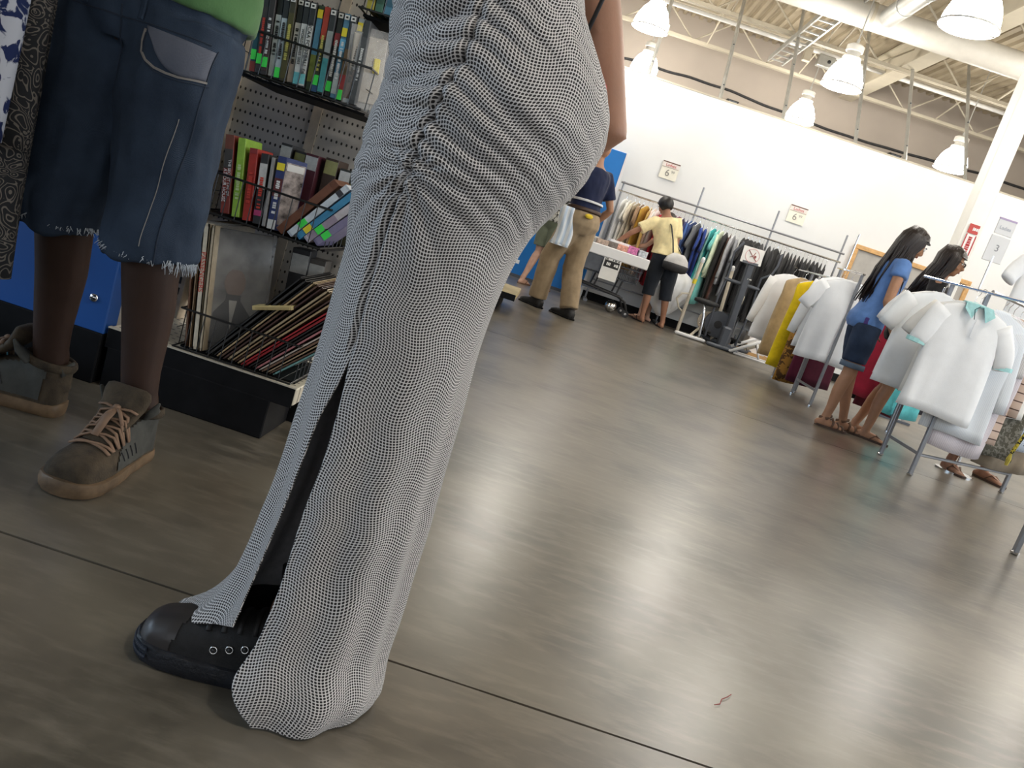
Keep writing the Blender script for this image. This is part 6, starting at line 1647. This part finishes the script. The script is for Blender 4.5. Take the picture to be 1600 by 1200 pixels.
for i, (x, y, sx, sy, sz, c, lb) in enumerate([
 (.42, 10.40, .14, .12, .07, (.62, .60, .55), 'mottled white box at the left end of the cart'), (.56, 10.36, .15, .10, .06, (.40, .30, .24), 'brown printed box on the cart tray'),
 (.70, 10.42, .14, .12, .07, (.20, .17, .15), 'dark printed box on the cart tray'), (.84, 10.40, .15, .12, .07, (.78, .38, .28), 'salmon box on the cart tray'),
 (.96, 10.36, .12, .12, .09, (.72, .22, .46), 'pink toy box on the cart tray'), (1.07, 10.34, .11, .12, .08, (.55, .58, .62), 'grey blue box at the right end of the cart'),
 (.78, 10.55, .26, .14, .10, (.84, .85, .86), 'white carton at the back of the cart')]):
    b = thing('small_box', lb, 'box', (x - .06, y, .762), R(rng.uniform(-15, 15)), 'boxes on the cart')
    MB().box((0, 0, sz / 2), (sx, sy, sz), None, .003).build('carton', mat('box_print_%d' % i, c, .5, var=.35 if i < 6 else .02, vs=34), b)
    MB().box((0, 0, sz - .006), (sx + .004, sy + .004, .014), None, .002).build('lid', flat(tuple(min(1, v * 1.15) for v in c)), b)
t = thing('chrome_ball', 'shiny chrome ball on the floor under the cart', 'ball', (.86, 10.36, 0))
MB().ell((0, 0, .075), (.075, .075, .075), 24, 14).build('sphere', M['chrome'], t, True)
MB().tube([(0, 0, .148), (0, 0, .158)], .012, 8).build('plug', M['rubber'], t)
# cream exercise bike
t = thing('exercise_bike', 'cream exercise bike with black saddle in front of the clothes', 'exercise bike', (1.98, 10.62, 0))
cr = M['cream']
def pipe(nm, pts, r, mt=None, par=None): return MB().tube(pts, r, 8, round_ends=True).build(nm, mt or cr, par or t, True)
p = pipe('front_post', [(-.20, -.05, .03), (-.20, 0, .45), (-.19, .0, .96)], .022); MB().tube([(-.20, 0, .66), (-.198, 0, .72)], .026, 10).build('yellow_band', YEL, p)
pipe('post_cap', [(-.19, 0, .95), (-.19, 0, .985)], .026, M['white'])
p = pipe('rear_post', [(.26, 0, .05), (.235, 0, .5), (.20, 0, .985)], .022); pipe('post_cap', [(.20, 0, .97), (.198, 0, 1.0)], .026, M['white'])
pipe('seat_post', [(.06, -.20, .06), (.03, -.18, .30), (-.01, -.16, .47)], .018, M['chrome'])
mb = MB(); mb.loft([ering((.0, -.16, .455), .06, .05, 16), ering((0, -.16, .47), .15, .10, 16), ering((.01, -.16, .505), .165, .11, 16), ering((.01, -.16, .525), .12, .08, 16)])
mb.build('saddle', M['rubber'], t, True)
pipe('base_bar', [(-.24, -.25, .03), (.12, -.25, .03)], .022, M['white']); pipe('frame_tube', [(-.06, -.24, .04), (.10, .05, .20), (.24, .05, .22)], .018)
pipe('rear_bar', [(.10, .1, .03), (.38, .1, .03)], .02)
pipe('loop', [(-.18, 0, .26), (-.28, -.02, .32), (-.34, -.02, .42), (-.30, -.02, .50), (-.19, 0, .53)], .012)
w = MB().tube([(.14, .02, .26), (.14, .05, .26)], .13, 20).build('flywheel', M['cream_dirty'], t); MB().tube([(.14, .01, .26), (.14, .06, .26)], .03, 10).build('crank', M['grey_metal'], w)
for s in (-1, 1): pipe('pedal_arm', [(.14, .035 + s * .06, .26), (.14 + s * .10, .035 + s * .06, .22)], .009, M['chrome'])
# elliptical trainer
t = thing('elliptical_trainer', 'dark grey elliptical trainer with swing handles by the black clothes', 'exercise machine', (2.40, 10.55, 0), R(0))
gm = mat('slate_metal', (.085, .095, .115), .45, .2, var=.1)
pipe('base_beam', [(-.30, .25, .05), (-.02, -.10, .06), (.22, .05, .05), (.38, .20, .05)], .030, gm)
pipe('front_foot', [(-.26, -.28, .03), (.10, -.28, .03)], .026, gm); pipe('rear_foot', [(.18, .20, .03), (.42, .20, .03)], .024, gm)
po = MB().box((-.055, -.12, .60), (.085, .10, 1.16), Matrix.Rotation(R(-2), 3, 'Y'), .012).build('main_post', gm, t)
bars(po, .06, .02, M['paper'], (-.03, -.174, .92), (R(90), 0, 0), 9)
MB().box((-.085, -.20, .16), (.11, .16, .26), None, .02).build('drive_housing', gm, t)
w = MB().tube([(-.16, .02, .27), (-.16, .10, .27)], .17, 24).build('flywheel', gm, t); MB().tube([(-.16, .01, .27), (-.16, .11, .27)], .05, 12).build('hub', M['rubber'], w)
pipe('cross_axle', [(-.30, -.12, .84), (.12, -.12, .84)], .022, gm)
for s, x in ((-1, -.29), (1, .11)):
    pipe('swing_handle', [(x, -.10, .10), (x + .02 * s, -.12, .60), (x, -.12, .84), (x, -.13, .98), (x + (-.02 if s < 0 else .10), -.14, 1.06), (x + (-.03 if s < 0 else .13), -.14, 1.18), (x + (.04 if s < 0 else .13), -.14, 1.32)], .014, gm)
    pipe('foot_link', [(x, -.10, .10), (x + .02, .15, .14), (x + .06, .30, .20)], .014, gm)
    MB().box((x + .02, .05, .15), (.09, .26, .03), None, .01).build('footplate', M['rubber'], t)
pipe('water_post', [(.0, .05, .20), (.03, .05, .70)], .012, cr)
sg = thing('notice_sheet', 'white sheet with a red crossed-out figure on the elliptical trainer', 'sign', (2.30, 10.36, 1.11), R(0)); sg.rotation_euler = (R(-8), R(-2), 0)
MB().box((0, 0, .09), (.26, .005, .20), None, .001).build('sheet', M['paper'], sg)
mk = MB(); mk.tube([(.085 * math.cos(a), -.004, .09 + .085 * math.sin(a)) for a in [2 * PI * i / 24 for i in range(24)]], .003, 5, closed=True)
mk.build('ring', mat('pink_ink', (.70, .35, .35), .6, var=0), sg)
sk_ = MB(); sk_.tube([(-.06, -.004, .15), (.0, -.004, .09), (.06, -.004, .035)], .005, 5); sk_.tube([(.03, -.004, .14), (.01, -.004, .09), (-.03, -.004, .07)], .005, 5); sk_.ell((.035, -.004, .085), (.015, .003, .02), 8, 5)
sk_.build('figure', mat('dark_red_ink', (.30, .08, .07), .6, var=0), sg)
MB().box((.0, .012, .0), (.20, .03, .03)).build('console_ledge', gm, sg)
# folded frame and banded pole on the floor
t = thing('folding_frame', 'white tubular folding frame standing on the floor left of the racks', 'frame', (2.72, 10.2, 0))
for s in (0, .30):
    MB().tube([(-.30, s, .03), (.16, s, .36)], .020, 8).build('rail', M['white'], t, True)
MB().tube([(.10, .15, .02), (.0, .15, .24)], .014, 8).build('prop', M['white'], t, True)
MB().tube([(-.30, 0, .03), (-.30, .30, .03)], .016, 8).build('end_bar', M['white'], t, True); MB().tube([(-.26, .0, .02), (.30, .0, .02), (.42, .15, .02), (.30, .30, .02), (-.26, .30, .02)], .012, 8).build('floor_loop', M['white'], t, True)
t = thing('banded_pole', 'pale pole with dark bands leaning beside the elliptical trainer', 'pole', (2.62, 10.65, .03))
a, b = Vector((0, 0, 0)), Vector((.66, .05, .46)); MB().tube([a, b], .026, 10).build('shaft', M['cream'], t, True)
for i in range(6): MB().tube([a.lerp(b, .12 + i * .15), a.lerp(b, .13 + i * .15)], .028, 10).build('band', M['rubber'], t)
t = thing('wood_tray', 'low golden wooden tray on the floor under the black clothes', 'tray', (2.78, 10.85, 0))
MB().box((0, 0, .02), (.50, .30, .02)).build('bottom', M['wood'], t)
for s in (-1, 1):
    MB().box((0, s * .15, .035), (.50, .015, .05)).build('side', M['wood'], t); MB().box((s * .25, 0, .035), (.015, .30, .05)).build('end', M['wood'], t)
t = thing('white_carton', 'plain white carton on the floor beneath the black clothes', 'box', (2.98, 11.05, 0))
MB().box((0, 0, .14), (.44, .28, .26), None, .004).build('carton', M['white'], t); MB().box((0, 0, .275), (.45, .29, .02), None, .003).build('lid', M['paper'], t)
# ---- far shelf unit glimpsed left of the striding man
t = thing('shelf_unit', 'black shelf end with tan deck glimpsed between the dress and the walking man', 'shelf unit', (-.62, 6.95, 0))
MB().box((-.06, .0, .055), (.74, .72, .11), None, .004).build('kick_base', M['black'], t)
MB().box((0, 0, .135), (.86, .86, .05), None, .004).build('deck', mat('tan_deck', (.50, .41, .22), .6, var=.1), t); MB().box((0, -.432, .135), (.86, .006, .05)).build('deck_front', M['black'], t)
MB().box((-.06, .15, .75), (.70, .03, 1.2)).build('back_panel', M['peg'], t)
MB().box((.0, .0, .56), (.66, .40, .05), None, .004).build('shelf', M['black'], t)
MB().box((.05, -.1, .40), (.62, .03, .03)).build('rail', M['white'], t)
for i, (x, y, z, r_, c, lb) in enumerate([(.14 - .62, 6.75, .162, (.10, .09, .11), (.12, .12, .12), 'grey rucksack on the tan shelf deck'), (-.40, 6.80, .587, (.12, .08, .09), (.60, .59, .55), 'pale cloth bag on the upper far shelf'), (-.62, 6.82, .587, (.1, .08, .08), (.05, .05, .05), 'black bag on the upper far shelf')]):
    b = thing('soft_bag', lb, 'bag', (x, y, z))
    mb = MB(); rings = []
    for q, s in ((0, .7), (.15, 1.0), (.5, 1.05), (.8, .85), (.97, .45)): rings.append([p + Vector((.01 * mnoise.noise((p.x * 9, p.y * 9, q * 4)), 0, 0)) for p in ering((0, 0, q * r_[2] * 2), r_[0] * s, r_[1] * s, 18, .8)])
    mb.loft(rings); mb.build('pouch', fabric(c), b, True)
    MB().tube([(-.04, 0, r_[2] * 1.85), (-.03, 0, r_[2] * 2.3), (.03, 0, r_[2] * 2.3), (.04, 0, r_[2] * 1.85)], .006, 6).build('handle', M['rubber'], b)
# shirt on a wooden hanger shown high at the right edge
t = garment('white_shirt', 'white shirt on a wooden hanger shown high at the right edge', 'shirt', (3.20, 5.80, 1.72), R(18), WHITE, w=.46, L=.62, thick=.05, sl=.2, seed=500, hm=M['wood'])
MB().box((-.02, -.02, -.105), (.36, .03, .05), None, .01).build('hanger_yoke', M['wood'], t)
t = thing('display_stand', 'chrome display stand holding the shirt with the wooden hanger', 'stand', (3.20, 5.88, 0))
MB().tube([(0, 0, .02), (0, 0, 1.73), (0, -.10, 1.735)], .010, 8).build('post', M['chrome'], t); MB().lathe([(.13, 0), (.13, .012), (.02, .03)], n=20).build('base', M['chrome'], t, 'auto')
o = MB().tube([(0, 0, .003), (.012, .008, .004), (.02, .03, .003), (.035, .045, .004), (.045, .06, .003)], .0009, 5).build('red_thread', mat('red_thread', (.25, .03, .03), .8, var=0), None)
o.location = (.538, 1.405, 0); tag(o, 'tiny scrap of red thread lying on the concrete', 'thread')
